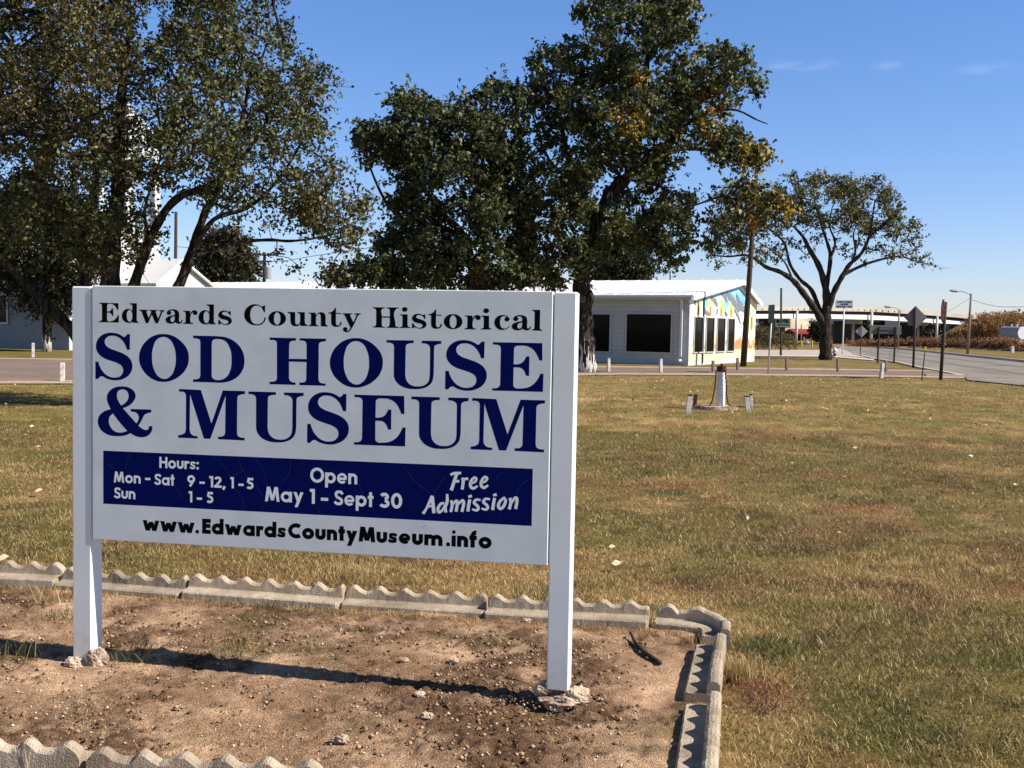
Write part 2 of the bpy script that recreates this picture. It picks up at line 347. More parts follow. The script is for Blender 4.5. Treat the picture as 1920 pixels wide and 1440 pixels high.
def sheet(name, pts, z, m, kind='structure'):
    P = [(float(p[0]), float(p[1]), z) for p in pts]
    tris = tessellate_polygon([[Vector(p) for p in P]])
    o = npmesh(name, P, [list(t) for t in tris], m)
    if o.data.polygons[0].normal.z < 0: o.data.flip_normals()
    return tag(o, kind=kind)
g2 = lambda x, y: gp(x, y)[:2]
# side road (brick) crossing behind the lawn
near_edge = [(-60, 14), (-16, 27), (-13, 28.6), (-9, 30.5), (-5, 33.5), (0, 38), (4, 40.8), (9, 42.6), (14.5, 43.2), (17, 43.6), (19.6, 44.2)]
far_edge = [(19.6, 49.0), (15, 48.2), (9.5, 47.6), (4, 46.2), (-4, 44.8), (-12, 44.0), (-20, 43.2), (-60, 40)]
sheet('verge', [(x, y - 1.5 - .5 * (i % 2)) for i, (x, y) in enumerate(near_edge)] + [(x, y + 1.2 + .5 * (i % 2)) for i, (x, y) in enumerate(far_edge)], -.004, M['sand'])
sheet('side_road', near_edge + far_edge, .004, M['brick'])
left = [(2600, 905), (1920, 723), (1815, 713), (1808, 706), (1761, 696), (1727, 690), (1684, 680), (1640, 673), (1600, 663), (1572, 651.5)]
right = [(1560, 647.5), (1640, 652.3), (1713, 657.5), (1786, 665.4), (1920, 679.4), (2600, 760)]
MAINL = [g2(*p) for p in left]; MAINR = [g2(*p) for p in right]
sheet('main_road', MAINL + MAINR, .010, M['road'])
sheet('cross_street', [g2(*p) for p in ((1180, 654), (1420, 655.5), (1545, 656), (1588, 652), (1640, 672), (1600, 669), (1560, 666.5), (1400, 665.5), (1180, 664))], .006, M['drive'])
sheet('pavement', [g2(*p) for p in ((1400, 665.6), (1560, 666.8), (1640, 673.4), (1636, 676), (1560, 669.4), (1400, 667.8))], .016, M['kerb'])
def kerb(name, pts, wd=.18, h=.13, m='kerb'):
    mb = MB()
    for a, b in zip(pts[:-1], pts[1:]):
        a = np.array([*a, 0.]); b = np.array([*b, 0.]); t = (b - a); L = np.linalg.norm(t); t /= L; nrm = np.array([-t[1], t[0], 0])
        mb.box((a + b) / 2 + UP * (h / 2 - .02), (L, wd, h + .04), (t, nrm, UP))
    return tag(mb.build(name, M[m]), kind='structure')
kerb('kerb', MAINR[1:], .2, .16)
kerb('kerb', MAINL[3:9], .2, .05)
kerb('kerb', [g2(1735, 704.5), g2(1806, 706)], .3, .07)
# dark tyre marks / seams lengthwise on the main road, 4 mm above it
for f_ in (.30, .62):
    A = [np.array(MAINL[k]) for k in (0, 1, 4, 6, 8)]; Bq = [np.array(MAINR[k]) for k in (5, 4, 3, 2, 1)]
    lo = [a * (1 - f_) + b * f_ for a, b in zip(A, Bq)]; hi = [a * (1 - f_ - .07) + b * (f_ + .07) for a, b in zip(A, Bq)]
    sheet('road_tracks', lo + hi[::-1], .014, mat('tyre_track', (.15, .14, .13), .9, .12, .8))

# --- hedge bank and brush beyond the main road
def bank(name, pts, m, kind='structure'):
    """ridge along ground points: list of (x, y, height, halfwidth)"""
    V = []; n = 9
    P = [np.array(p[:2]) for p in pts]
    for i, p in enumerate(pts):
        t = P[min(i + 1, len(P) - 1)] - P[max(i - 1, 0)]; t = t / np.linalg.norm(t); nn = np.array([-t[1], t[0]])
        for k in range(n):
            u = -1 + 2 * k / (n - 1); hh = p[2] * max(0, math.cos(u * math.pi / 2)) ** .8
            q = P[i] + nn * u * p[3]; V.append((q[0], q[1], hh - .04))
    Fs = [[i * n + k, (i + 1) * n + k, (i + 1) * n + k + 1, i * n + k + 1] for i in range(len(pts) - 1) for k in range(n - 1)]
    return tag(npmesh(name, V, Fs, M[m], smooth=True), kind=kind)

# ================================================================== MUSEUM SIGN
sign = thing('museum_sign', 'large white museum sign board with navy lettering between two white square posts', 'sign', sp(SW / 2, .05, 0))
panel = MB().bbox(sp(SW / 2, .02, (SZ0 + SZ1) / 2), (SW - .004, .044 + .004, SZ1 - SZ0), AX, .003)
panel.V = panel.V
pnl = panel.build('sign_panel', M['panel'], sign)
# panel front face sits at t = -0.004
PW = .098
MB().bbox(sp(-.007 - PW / 2, PW / 2, .90), (PW, PW, 1.80), AX, .006).build('post', M['vinyl'], sign)
MB().bbox(sp(SW + .003 + PW / 2, PW / 2, .93), (PW, PW, 1.745), AX, .006).build('post', M['vinyl'], sign)

def spline(pts, n=6):
    """closed outline; (x,y) smooth anchors, (x,y,1) corners -> polyline"""
    P = [np.array(p[:2], float) for p in pts]; C = [len(p) > 2 for p in pts]; N = len(P); out = []
    tang = []
    for i in range(N):
        a, b, c = P[i - 1], P[i], P[(i + 1) % N]
        d1 = np.linalg.norm(b - a) + 1e-9; d2 = np.linalg.norm(c - b) + 1e-9
        v = (b - a) / d1 * d2 + (c - b) / d2 * d1; tang.append(v / (np.linalg.norm(v) + 1e-9))
    for i in range(N):
        j = (i + 1) % N; a, b = P[i], P[j]; L = np.linalg.norm(b - a)
        if C[i] and C[j]: out.append(a); continue
        ta = (b - a) / (L + 1e-9) if C[i] else tang[i]; tb = (b - a) / (L + 1e-9) if C[j] else tang[j]
        h1, h2 = a + ta * L * .36, b - tb * L * .36
        for k in range(n):
            u = k / n; out.append(a * (1 - u) ** 3 + 3 * h1 * u * (1 - u) ** 2 + 3 * h2 * u * u * (1 - u) + b * u ** 3)
    return out

class Letters:
    """flat letters collected in panel coordinates (s, z), each 0.6 mm proud of its ground"""
    def __init__(s, lift): s.V = []; s.F = []; s.lift = lift; s.k = 0
    def poly(s, loops):
        s.k += 1; base = len(s.V); off = s.lift + .000012 * (s.k % 12)
        flat = [Vector((p[0], p[1], 0)) for lp in loops for p in lp]
        tris = tessellate_polygon([[Vector((p[0], p[1], 0)) for p in lp] for lp in loops])
        s.V += [tuple(sp(p.x, FRONT - off, p.y)) for p in flat]
        for t in tris:
            a, b, c = flat[t[0]], flat[t[1]], flat[t[2]]
            t = t if (b - a).cross(c - a).z > 0 else t[::-1]
            s.F.append([base + i for i in t])
    def stroke(s, pts, wid):
        """ribbon along pts with half widths; flat ends"""
        P = [np.array(p[:2], float) for p in pts]
        if not hasattr(wid, '__len__'): wid = [wid] * len(P)
        closed = np.linalg.norm(P[0] - P[-1]) < 1e-6 and len(P) > 3
        Lf, Rt = [], []; n = len(P)
        for i in range(n):
            if closed: a, c = P[i - 1] if i else P[-2], P[i + 1] if i < n - 1 else P[1]
            else: a, c = P[max(i - 1, 0)], P[min(i + 1, n - 1)]
            b = P[i]; t1 = b - a; t2 = c - b
            if np.linalg.norm(t1) < 1e-9: t1 = t2
            if np.linalg.norm(t2) < 1e-9: t2 = t1
            t1 = t1 / np.linalg.norm(t1); t2 = t2 / np.linalg.norm(t2)
            n1 = np.array([-t1[1], t1[0]]); n2 = np.array([-t2[1], t2[0]]); m = n1 + n2; m /= (np.linalg.norm(m) + 1e-9)
            k = min(1 / max(m @ n1, .28), 3.2)
            Lf.append(b + m * k * wid[i] / 2); Rt.append(b - m * k * wid[i] / 2)
        s.k += 1; base = len(s.V); off = s.lift + .000012 * (s.k % 12)
        s.V += [tuple(sp(p[0], FRONT - off, p[1])) for p in Lf + Rt]
        s.F += [[base + i, base + n + i, base + n + i + 1, base + i + 1] for i in range(n - 1)]
    def build(s, name, m): return npmesh(name, s.V, s.F, m, pnl)

# ---- serif capitals, traced as outlines: (origin px, scale, contours)
CAPS = {
 'S': ((170, 610), 9.6, [[(655,158,1),(708,158,1),(706,440,1),(655,440,1),(632,375),(560,262),(480,205),(395,187),(310,205),(262,255),(255,310),(275,360),(330,405),(470,462),(600,515),(690,580),(740,660),(752,730),(740,810),(690,895),(590,962),(455,990),(360,980),(280,955),(195,918),(160,935),(138,965,1),(85,965,1),(85,652,1),(138,655,1),(160,725),(215,825),(310,910),(440,940),(530,915),(580,850),(585,795),(565,740),(500,690),(370,640),(240,590),(150,520),(105,445),(95,385),(115,280),(190,185),(290,140),(390,133),(480,148),(560,185),(600,208),(630,195)]]),
 'O': ((170, 610), 9.6, [[(870,570),(900,430),(990,290),(1130,190),(1310,155),(1480,190),(1640,300),(1740,440),(1768,600),(1730,760),(1630,890),(1490,980),(1330,1018),(1150,985),(1000,880),(900,730)],[(1105,580),(1125,400),(1190,260),(1310,208),(1420,250),(1500,380),(1533,580),(1515,760),(1450,900),(1330,965),(1220,920),(1140,790)]]),
 'D': ((350, 610), 7.385, [[(90,142,1),(400,148,1),(540,165),(680,235),(770,350),(802,490),(770,630),(690,725),(580,778),(470,795),(380,791,1),(88,783,1),(88,748,1),(135,745),(180,725),(190,690,1),(190,240,1),(180,200),(140,182),(90,178,1)],[(348,260,1),(360,210),(395,192),(440,190),(530,215),(600,320),(622,470),(605,620),(545,720),(450,757),(390,750),(355,725),(347,690,1)]]),
 'H': ((350, 610), 7.385, [[(1150,168,1),(1515,177,1),(1515,212,1),(1470,215),(1430,235),(1420,275,1),(1418,462,1),(1660,467,1),(1660,260,1),(1645,225),(1610,212),(1565,210,1),(1565,178,1),(1930,185,1),(1928,220,1),(1870,228),(1838,245),(1830,280,1),(1825,745,1),(1840,785),(1870,800),(1924,806,1),(1926,837,1),(1560,828,1),(1560,793,1),(1610,790),(1645,775),(1655,735,1),(1660,508,1),(1418,502,1),(1418,735,1),(1435,770),(1465,787),(1508,792,1),(1508,825,1),(1148,815,1),(1148,780,1),(1200,778),(1235,765),(1250,730,1),(1250,260,1),(1240,220),(1205,205),(1150,203,1)]]),
 'U': ((600, 620), 8.348, [[(1042,146,1),(1467,153,1),(1467,195,1),(1400,200),(1350,225),(1342,275,1),(1335,700,1),(1355,780),(1415,845),(1525,872),(1630,855),(1700,790),(1718,700,1),(1724,280,1),(1712,240),(1660,205),(1593,198,1),(1593,157,1),(1900,160,1),(1898,205,1),(1840,215),(1795,240),(1787,285,1),(1780,690,1),(1755,800),(1690,870),(1600,905),(1480,915),(1320,890),(1210,820),(1160,730),(1155,660,1),(1158,260,1),(1150,220),(1110,192),(1042,188,1)]]),
 'E': ((820, 620), 8.727, [[(910,188,1),(1718,203,1),(1720,488,1),(1668,487,1),(1640,415),(1570,310),(1470,255),(1360,245),(1290,252),(1262,275),(1255,310,1),(1250,550,1),(1320,548),(1390,520),(1435,465),(1458,420,1),(1507,422,1),(1502,738,1),(1452,737,1),(1425,665),(1370,612),(1310,600),(1248,600,1),(1243,880,1),(1250,915),(1280,938),(1370,944),(1480,928),(1580,870),(1650,780),(1688,703,1),(1738,703,1),(1728,1002,1),(898,980,1),(898,940,1),(970,938),(1010,915),(1028,880,1),(1040,290,1),(1025,250),(980,232),(910,228,1)]]),
 '&': ((170, 715), 6.1935, [[(232,322,1),(205,265),(188,200),(205,130),(260,80),(355,58),(450,75),(510,125),(522,180),(500,230),(440,285),(375,312,1),(532,490,1),(555,445),(558,410),(545,380),(515,358),(468,352,1),(466,320,1),(705,328,1),(704,362,1),(660,370),(625,390),(600,440),(555,515,1),(600,550),(640,565),(668,555),(680,520,1),(717,520,1),(712,570),(685,615),(640,642),(585,650),(520,635),(462,603,1),(400,628),(310,637),(190,615),(110,550),(83,470),(100,400),(150,352)],[(355,280,1),(320,225),(305,165),(315,120),(360,95),(410,105),(438,150),(440,180),(420,230),(390,260)],[(258,372,1),(340,480),(425,577,1),(345,595),(280,580),(235,535),(212,470),(220,415)]]),
 'M': ((170, 715), 6.1935, [[(1027,88,1),(1280,100,1),(1403,490,1),(1535,106,1),(1792,113,1),(1792,147,1),(1740,155),(1712,170),(1703,210,1),(1700,600,1),(1712,635),(1740,650),(1788,655,1),(1788,687,1),(1480,672,1),(1480,643,1),(1530,638),(1555,620),(1562,580,1),(1567,168,1),(1390,668,1),(1315,665,1),(1155,150,1),(1150,560,1),(1160,600),(1190,628),(1243,637,1),(1243,664,1),(1017,655,1),(1017,625,1),(1065,615),(1095,595),(1105,560,1),(1107,170,1),(1100,140),(1080,124),(1027,120,1)]]),
}
SMALL = {
 'E': ((175,555), 13.714, [[(138,165,1),(640,180,1),(643,352,1),(610,350,1),(580,290),(520,225),(440,195),(385,198),(360,215),(353,250,1),(352,392,1),(400,390),(445,365),(470,320),(480,310,1),(507,312,1),(510,510,1),(485,512,1),(465,470),(420,430),(350,422,1),(352,600,1),(365,635),(400,648),(470,640),(560,590),(610,520),(625,485,1),(655,490,1),(652,678,1),(135,668,1),(137,645,1),(185,638),(215,610),(220,570,1),(218,240,1),(205,205),(170,190),(140,185,1)]]),
 'd': ((175,555), 13.714, [[(935,185,1),(1120,185,1),(1118,600,1),(1125,640),(1175,678,1),(1170,690,1),(1010,688,1),(1008,655,1),(975,685),(910,692),(830,672),(760,610),(735,520),(755,420),(810,355),(890,328),(950,340),(1005,372,1),(1005,270,1),(995,235),(970,218),(935,210,1)],[(940,358),(985,400),(1003,500),(990,600),(930,662),(885,620),(862,510),(878,400)]]),
 'w': ((175,555), 13.714, [[(1180,345,1),(1405,350,1),(1405,375,1),(1375,380),(1368,400,1),(1425,560,1),(1490,400,1),(1475,380),(1437,375,1),(1437,350,1),(1645,352,1),(1645,380,1),(1610,385),(1605,400,1),(1665,575,1),(1735,410,1),(1725,385),(1690,380,1),(1690,355,1),(1835,360,1),(1830,385,1),(1790,400),(1770,430,1),(1665,695,1),(1597,692,1),(1505,470,1),(1415,692,1),(1350,690,1),(1245,405,1),(1220,380),(1185,372,1)]]),
 'a': ((310,555), 13.714, [[(35,430),(60,385),(120,355),(210,345),(290,365),(340,410),(355,480,1),(352,640,1),(370,670),(395,665),(415,620,1),(442,622,1),(430,675),(390,712),(340,718),(285,700),(255,680,1),(215,702),(130,715),(50,695),(10,645),(5,600),(30,560),(110,520),(240,490,1),(240,430),(220,395),(170,380),(125,388),(150,420),(145,460),(110,490),(70,488),(40,460)],[(240,525,1),(170,545),(135,590),(135,640),(170,672),(215,655),(240,610,1)]]),
 'r': ((310,555), 13.714, [[(455,370,1),(635,375,1),(635,450,1),(680,385),(740,360),(800,375),(828,420),(815,465),(770,482),(725,465),(705,430),(712,405,1),(675,440),(650,500),(640,560,1),(642,640,1),(660,675),(720,690,1),(718,712,1),(455,710,1),(458,685,1),(500,680),(520,650,1),(522,440,1),(510,405),(455,390,1)]]),
 's': ((310,555), 13.714, [[(1680,388,1),(1688,500,1),(1660,500,1),(1620,440),(1560,408),(1500,412),(1462,445),(1475,475),(1530,500),(1620,530),(1690,580),(1712,640),(1690,700),(1620,740),(1530,742),(1460,725),(1415,712),(1400,735,1),(1362,735,1),(1365,605,1),(1390,605,1),(1430,670),(1500,715),(1560,718),(1610,695),(1618,660),(1590,630),(1500,605),(1410,570),(1362,500),(1375,440),(1420,395),(1510,372),(1580,385),(1630,405),(1655,390,1)]]),
 'C': ((445,560), 13.714, [[(680,175,1),(712,178,1),(710,352,1),(680,352,1),(640,270),(580,205),(490,185),(410,210),(350,290),(330,400),(340,520),(390,620),(480,662),(580,650),(650,600),(685,530),(692,490,1),(730,490,1),(715,560),(660,640),(580,685),(480,692),(340,665),(230,580),(175,460),(180,360),(230,250),(330,175),(450,148),(550,165),(640,205),(660,195)]]),
 'o': ((445,560), 13.714, [[(800,510),(830,420),(910,350),(1020,328),(1140,355),(1225,430),(1252,520),(1225,610),(1140,680),(1030,705),(910,680),(830,610)],[(945,510),(965,410),(1025,358),(1080,400),(1110,520),(1085,630),(1030,680),(970,640)]]),
 'u': ((445,560), 13.714, [[(1295,345,1),(1485,352,1),(1488,590,1),(1495,640),(1530,672),(1575,660),(1612,615,1),(1615,430,1),(1600,395),(1540,375,1),(1540,352,1),(1735,355,1),(1735,600,1),(1745,645),(1770,670),(1805,680,1),(1805,708,1),(1620,712,1),(1618,660,1),(1570,705),(1500,718),(1420,700),(1375,640),(1365,570,1),(1362,430,1),(1350,395),(1295,372,1)]]),
 'n': ((575,560), 13.714, [[(45,360,1),(230,362,1),(232,430,1),(290,370),(360,350),(430,365),(475,410),(488,480,1),(485,640,1),(500,675),(548,695,1),(545,720,1),(365,715,1),(360,480,1),(350,420),(320,390),(275,410),(240,480,1),(238,640,1),(250,675),(305,690,1),(300,715,1),(45,708,1),(48,685,1),(90,678),(108,650,1),(110,430,1),(100,395),(45,382,1)]]),
 't': ((575,560), 13.714, [[(735,245,1),(755,245,1),(752,375,1),(890,378,1),(888,402,1),(752,400,1),(750,610,1),(758,665),(785,692),(825,690),(855,650),(862,610,1),(898,610,1),(890,665),(850,715),(770,735),(690,720),(640,670),(628,610,1),(628,395,1),(555,392,1),(558,372,1),(640,345),(700,295)]]),
 'y': ((575,560), 13.714, [[(920,378,1),(1170,380,1),(1168,405,1),(1130,412),(1115,430,1),(1200,610,1),(1280,430,1),(1270,412),(1220,408,1),(1220,380,1),(1392,383,1),(1388,408,1),(1345,420),(1320,445,1),(1150,780),(1110,835),(1060,865),(1000,862),(945,830),(930,790),(945,750),(990,735),(1035,752),(1052,790),(1045,815),(1020,830,1),(1060,830),(1100,795),(1125,750,1),(975,430,1),(955,410),(920,400,1)]]),
 'H': ((690,565), 13.714, [[(125,150,1),(435,155,1),(435,178,1),(390,185),(362,205),(358,388,1),(562,388,1),(560,230,1),(545,195),(480,182,1),(480,155,1),(795,160,1),(793,185,1),(740,190),(712,215),(705,600,1),(715,640),(790,658,1),(785,685,1),(480,682,1),(480,658,1),(530,645),(555,600,1),(560,422,1),(358,420,1),(355,610,1),(370,640),(435,655,1),(432,680,1),(122,672,1),(122,650,1),(185,635),(210,595,1),(210,240,1),(195,200),(125,178,1)]]),
 'i': ((690,565), 13.714, [[(820,335,1),(1022,338,1),(1022,610,1),(1035,650),(1085,665,1),(1082,690,1),(815,688,1),(818,662,1),(865,655),(888,625,1),(890,410,1),(875,370),(820,355,1)],'dot',[(878,212),(898,168),(948,150),(1000,168),(1020,212),(1000,255),(948,273),(898,255)]]),
 'c': ((820,570), 9.143, [[(1240,270),(1215,225),(1150,195),(1070,200),(1000,250),(978,320),(1000,390),(1060,440),(1130,448),(1200,425),(1242,395,1),(1230,380,1),(1190,415),(1140,425),(1100,405),(1078,350),(1078,290),(1095,235),(1140,210),(1190,222,1),(1160,245),(1152,275),(1175,298),(1215,298)]]),
 'l': ((820,570), 9.143, [[(1630,98,1),(1768,98,1),(1762,400,1),(1770,430),(1808,442,1),(1805,458,1),(1620,452,1),(1622,435,1),(1655,430),(1668,405,1),(1672,150,1),(1660,122),(1630,115,1)]]),
}
def glyph_shapes(table, ch):
    (ox, oy), k, cs = table[ch]; groups = [[]]
    for c in cs:
        if c == 'dot': groups.append([]); continue
        groups[-1].append([np.array(pxpanel(ox + p[0] / k, oy + p[1] / k)) for p in spline(c)])
    return groups
def place(L, groups, s0=None, base=None, newbase=None, sx=1, sz=1):
    allp = np.concatenate([np.array(l) for g in groups for l in g]); left = allp[:, 0].min()
    for g in groups:
        out = []
        for l in g:
            if s0 is not None: l = [np.array([s0 + (p[0] - left) * sx, newbase + (p[1] - base) * sz]) for p in l]
            out.append(l)
        L.poly(out)
G = {c: glyph_shapes(CAPS, c) for c in CAPS}
title = Letters(.00012)
for c in 'SOD': place(title, G[c])
title.build('title_lettering', M['navy']); title = Letters(.00012)
for c in 'HUE': place(title, G[c])
B2 = np.mean([pxpanel(361.9, 716.0)[1], pxpanel(505.4, 720.4)[1], pxpanel(922.9, 732.3)[1]])
B3r = np.mean([pxpanel(334.2, 820.8)[1], pxpanel(664.2, 833.8)[1], pxpanel(1018.9, 847.8)[1]])
C2 = np.mean([pxpanel(362.2, 629.2)[1], pxpanel(505.7, 632.7)[1], pxpanel(924.3, 641.5)[1]])
C3 = np.mean([pxpanel(335.8, 729.2)[1], pxpanel(665.3, 739.7)[1], pxpanel(886.1, 746.9)[1]])
def put(ch, x, y, x2):
    s0 = pxpanel(x, y)[0]; s1 = pxpanel(x2, y)[0]
    allp = np.concatenate([np.array(l) for g in G[ch] for l in g]); wd = np.ptp(allp[:, 0])
    src = B3r if ch in 'M&' else B2; hh = (C3 - B3r) if ch in 'M&' else (C2 - B2)
    place(title, G[ch], s0, src, B3r, (s1 - s0) / wd, (C3 - B3r) / hh)
def put2(ch, x, y, x2):
    s0 = pxpanel(x, y)[0]; s1 = pxpanel(x2, y)[0]
    allp = np.concatenate([np.array(l) for g in G[ch] for l in g])
    place(title, G[ch], s0, B2, B2, (s1 - s0) / np.ptp(allp[:, 0]), 1)
put2('O', 600 + 155 / 8.348, 680, 600 + 985 / 8.348); put2('S', 820 + 132 / 8.727, 690, 820 + 812 / 8.727)
title.build('title_lettering', M['navy']); title = Letters(.00012); place(title, G['&']); title.build('title_lettering', M['navy']); title = Letters(.00012); place(title, G['M'])
put('U', 465.8, 780, 569.2); put('S', 576.2, 780, 654.5); put('E', 664.2, 790, 760.8); put('U', 770.9, 790, 878.1); put('M', 883.2, 800, 1021)
title.build('title_lettering', M['navy'])
head = Letters(.00012); Gs = {c: glyph_shapes(SMALL, c) for c in SMALL}
row = [('E',185.1),('d',228.6),('w',261),('a',310.4),('r',343.2),('d',372.3),('s',409.3),('C',457.8),('o',503.3),('u',539.4),('n',578.3),('t',615.5),('y',642.1),('H',698.9),('i',749.4),('s',772.4),('t',802.7),('o',832.2),('r',871.2),('i',901.8),('c',927),('a',959.8),('l',997.2)]
basepx = {'E':(185,603.7),'d':(250,605.2),'w':(280,605.4),'a':(325,607),'r':(355,606.8),'s':(420,608.6),'C':(485,610.2),'o':(520,611),'u':(555,611.7),'n':(590,612),'t':(630,613.2),'y':(655,613.3),'H':(720,614.3),'i':(755,615.2),'c':(945,619),'l':(1010,619.6)}
HB = np.mean([pxpanel(185, 603.7)[1], pxpanel(590, 612)[1], pxpanel(720, 614.4)[1], pxpanel(1008, 619.7)[1]])
for ch, x in row:
    if x in (457.8, 698.9): head.build('heading_lettering', M['black']); head = Letters(.00012)
    place(head, Gs[ch], pxpanel(x, 600)[0], pxpanel(*basepx[ch])[1], HB)
head.build('heading_lettering', M['black'])

# ---- navy band with fine curved cracks
q = [pxpanel(194, 844), pxpanel(999, 880), pxpanel(997, 987), pxpanel(193.3, 943.5)]
bs0, bs1 = (q[0][0] + q[3][0]) / 2, (q[1][0] + q[2][0]) / 2; bz1 = (q[0][1] + q[1][1]) / 2; bz0 = (q[2][1] + q[3][1]) / 2
bd = Letters(.00012)
bd.poly([[(bs0, bz0), (bs1, bz0), (bs1, bz1), (bs0, bz1)]]); nb = len(bd.F)
bd.lift = .0002
for (x0, y0, x1, y1, bow) in ((398,856,432,896,.1),(447,858,470,905,-.05),(476,858,500,910,.12),(545,864,526,908,.12),(325,897,342,934,-.06),(480,906,500,934,-.1),(440,918,458,955,.14),(757,875,805,925,-.05),(815,926,838,892,.06),(930,898,942,886,.1),(968,934,990,900,.14),(672,908,680,930,.1),(698,948,708,968,-.1),(595,950,599,966,.06),(200,868,216,880,-.04),(236,880,244,852,.1),(488,955,500,938,-.1),(432,896,456,882,.02),(938,960,936,972,.02)):
    a, b = np.array(pxpanel(x0, y0)), np.array(pxpanel(x1, y1)); nn = np.array([-(b - a)[1], (b - a)[0]])
    bd.stroke([a * (1 - u) + b * u + nn * bow * 4 * u * (1 - u) for u in np.linspace(0, 1, 9)], .0016)
npmesh('info_band', bd.V, bd.F, [M['navy'], M['navy2']], pnl, mi=[0] * nb + [1] * (len(bd.F) - nb))

# ---- geometric sans lettering drawn with strokes
def arc(cx, cy, rx, ry, a0, a1, n=18): return [(cx + rx * math.cos(R(a0 + (a1 - a0) * i / n)), cy + ry * math.sin(R(a0 + (a1 - a0) * i / n))) for i in range(n + 1)]
def cat(pts, n=6):
    P = [np.array(p, float) for p in pts]; out = []
    for i in range(len(P) - 1):
        p0, p1, p2, p3 = P[max(i - 1, 0)], P[i], P[i + 1], P[min(i + 2, len(P) - 1)]
        for k in range(n):
            t = k / n; out.append(tuple(.5 * ((2 * p1) + (p2 - p0) * t + (2 * p0 - 5 * p1 + 4 * p2 - p3) * t * t + (3 * p1 - p0 - 3 * p2 + p3) * t ** 3)))
    return out + [tuple(P[-1])]
def sans(ch, w):
    h = w / 2; X_ = .72; r = .37
    bowl = lambda cx: arc(cx, X_ / 2, r - h, X_ / 2 - h + .01, 0, 360, 30)
    S_ = lambda W, T: cat([(W * .93, T - h - .14 * T), (W * .74, T - h - .01), (W * .5, T - h), (W * .26, T - h - .03 * T), (h + .015, T * .735), (W * .27, T * .575), (W * .52, T * .49), (W * .78, T * .40), (W - h - .01, T * .255), (W * .74, h + .03 * T), (W * .46, h), (W * .22, h + .03 * T), (.02, h + .14 * T)])
    disc = lambda cx, cy, rr: ('disc', cx, cy, rr)
    if ch == 'H': return [[(h, 0), (h, 1)], [(.76 - h, 0), (.76 - h, 1)], [(h, .53), (.76 - h, .53)]], .76
    if ch == 'o': return [bowl(r)], 2 * r
    if ch == 'u': W = .64; return [[(h, X_)] + arc(W / 2, W / 2 - .02, W / 2 - h, W / 2 - .02 - h, 180, 360), [(W - h, 0.26), (W - h, X_)]], W
    if ch == 'n': W = .64; return [[(h, 0), (h, X_)], [(W - h, 0)] + arc(W / 2, X_ - W / 2 + .02, W / 2 - h, W / 2 - .02 - h, 0, 180)], W
    if ch == 'm':
        W = 1.06; q_ = (W - w) / 2; c1, c2 = h + q_ / 2, h + q_ * 1.5; rr = q_ / 2
        return [[(h, 0), (h, X_)], [(h + q_, 0)] + arc(c1, X_ - rr - h, rr, rr, 0, 180), [(W - h, 0)] + arc(c2, X_ - rr - h, rr, rr, 0, 180)], W
    if ch == 'r': return [[(h, 0), (h, X_)], cat([(h, X_ - .33), (h + .07, X_ - h - .05), (h + .18, X_ - h), (.45, X_ - h - .04)])], .45
    if ch == 's': return [S_(.52, X_)], .52
    if ch == 'S': return [S_(.62, 1.0)], .62
    if ch == ':': return [disc(.12, .12, .12), disc(.12, X_ - .14, .12)], .24
    if ch == '.': return [disc(.13, .12, .135)], .26
    if ch == ',': return [[(.17, .16), (.05, -.16)]], .24
    if ch == '-': return [[(0, .36), (.5, .36)]], .5
    if ch == 'M': return [('leg', h, 0, .22, 1), ('leg', .24, 1, .49, .08), ('leg', .49, .08, .74, 1), ('leg', .76, 1, .98 - h, 0)], .98
    if ch == 'a': return [bowl(r), [(2 * r + .02 - h, 0), (2 * r + .02 - h, X_)]], 2 * r + .02
    if ch == 'd': return [bowl(r), [(2 * r + .02 - h, 0), (2 * r + .02 - h, 1.06)]], 2 * r + .02
    if ch == 'p': return [bowl(r + .02), [(h, -.3), (h, X_)]], 2 * r + .02
    if ch == 't': return [[(.2, 0), (.2, .98)], [(0, .64), (.4, .64)]], .4
    if ch == 'f': return [[(.19, 0), (.19, .72)] + arc(.19 + .17, .78, .17, .2, 180, 80, 8), [(0, .64), (.42, .64)]], .46
    if ch == 'e': return [arc(r, X_ / 2, r - h, X_ / 2 - h + .01, 0, 318, 28), [(h, X_ / 2 - .02), (2 * r - h * .6, X_ / 2 - .02)]], 2 * r
    if ch == 'y': return [('leg', h + .02, X_, .36, .06), ('leg', .68 - h, X_, .2, -.3)], .70
    if ch == 'w': return [('leg', h + .02, X_, .33, 0), ('leg', .33, 0, .54, X_ - .1), ('leg', .54, X_ - .1, .75, 0), ('leg', .75, 0, 1.06 - h, X_)], 1.08
    if ch == 'E': return [[(h, 0), (h, 1)], [(0, 1 - h), (.54, 1 - h)], [(0, .53), (.52, .53)], [(0, h), (.54, h)]], .54
    if ch == 'C': return [arc(.5, .5, .5 - h, .5 - h, 52, 308, 26)], .8
    if ch == 'i': return [[(.13, 0), (.13, X_)], disc(.13, .94, .125)], .26
    if ch == 'O': return [arc(.5, .5, .5 - h, .5 - h + .01, 0, 360, 34)], 1.0
    if ch == '0': return [arc(.34, .5, .34 - h, .5 - h + .01, 0, 360, 30)], .68
    if ch == '1': return [[(.24, 0), (.24, 1)], [(.0, 1 - h), (.24, 1 - h)]], .24 + h
    if ch == '2': return [arc(.31, .69, .31 - h, .31 - h, 165, -25, 16) + [(h + .02, h * 1.1)], [(0, h), (.64, h)]], .64
    if ch == '3': return [arc(.28, .735, .28 - h, .265 - h, 160, -80, 16), arc(.28, .29, .32 - h, .29 - h, 82, -158, 18)], .6
    if ch == '5': return [[(.56, 1 - h), (.2, 1 - h), (.14, .56)], arc(.27, .33, .33 - h, .33 - h, 112, -140, 20)], .6
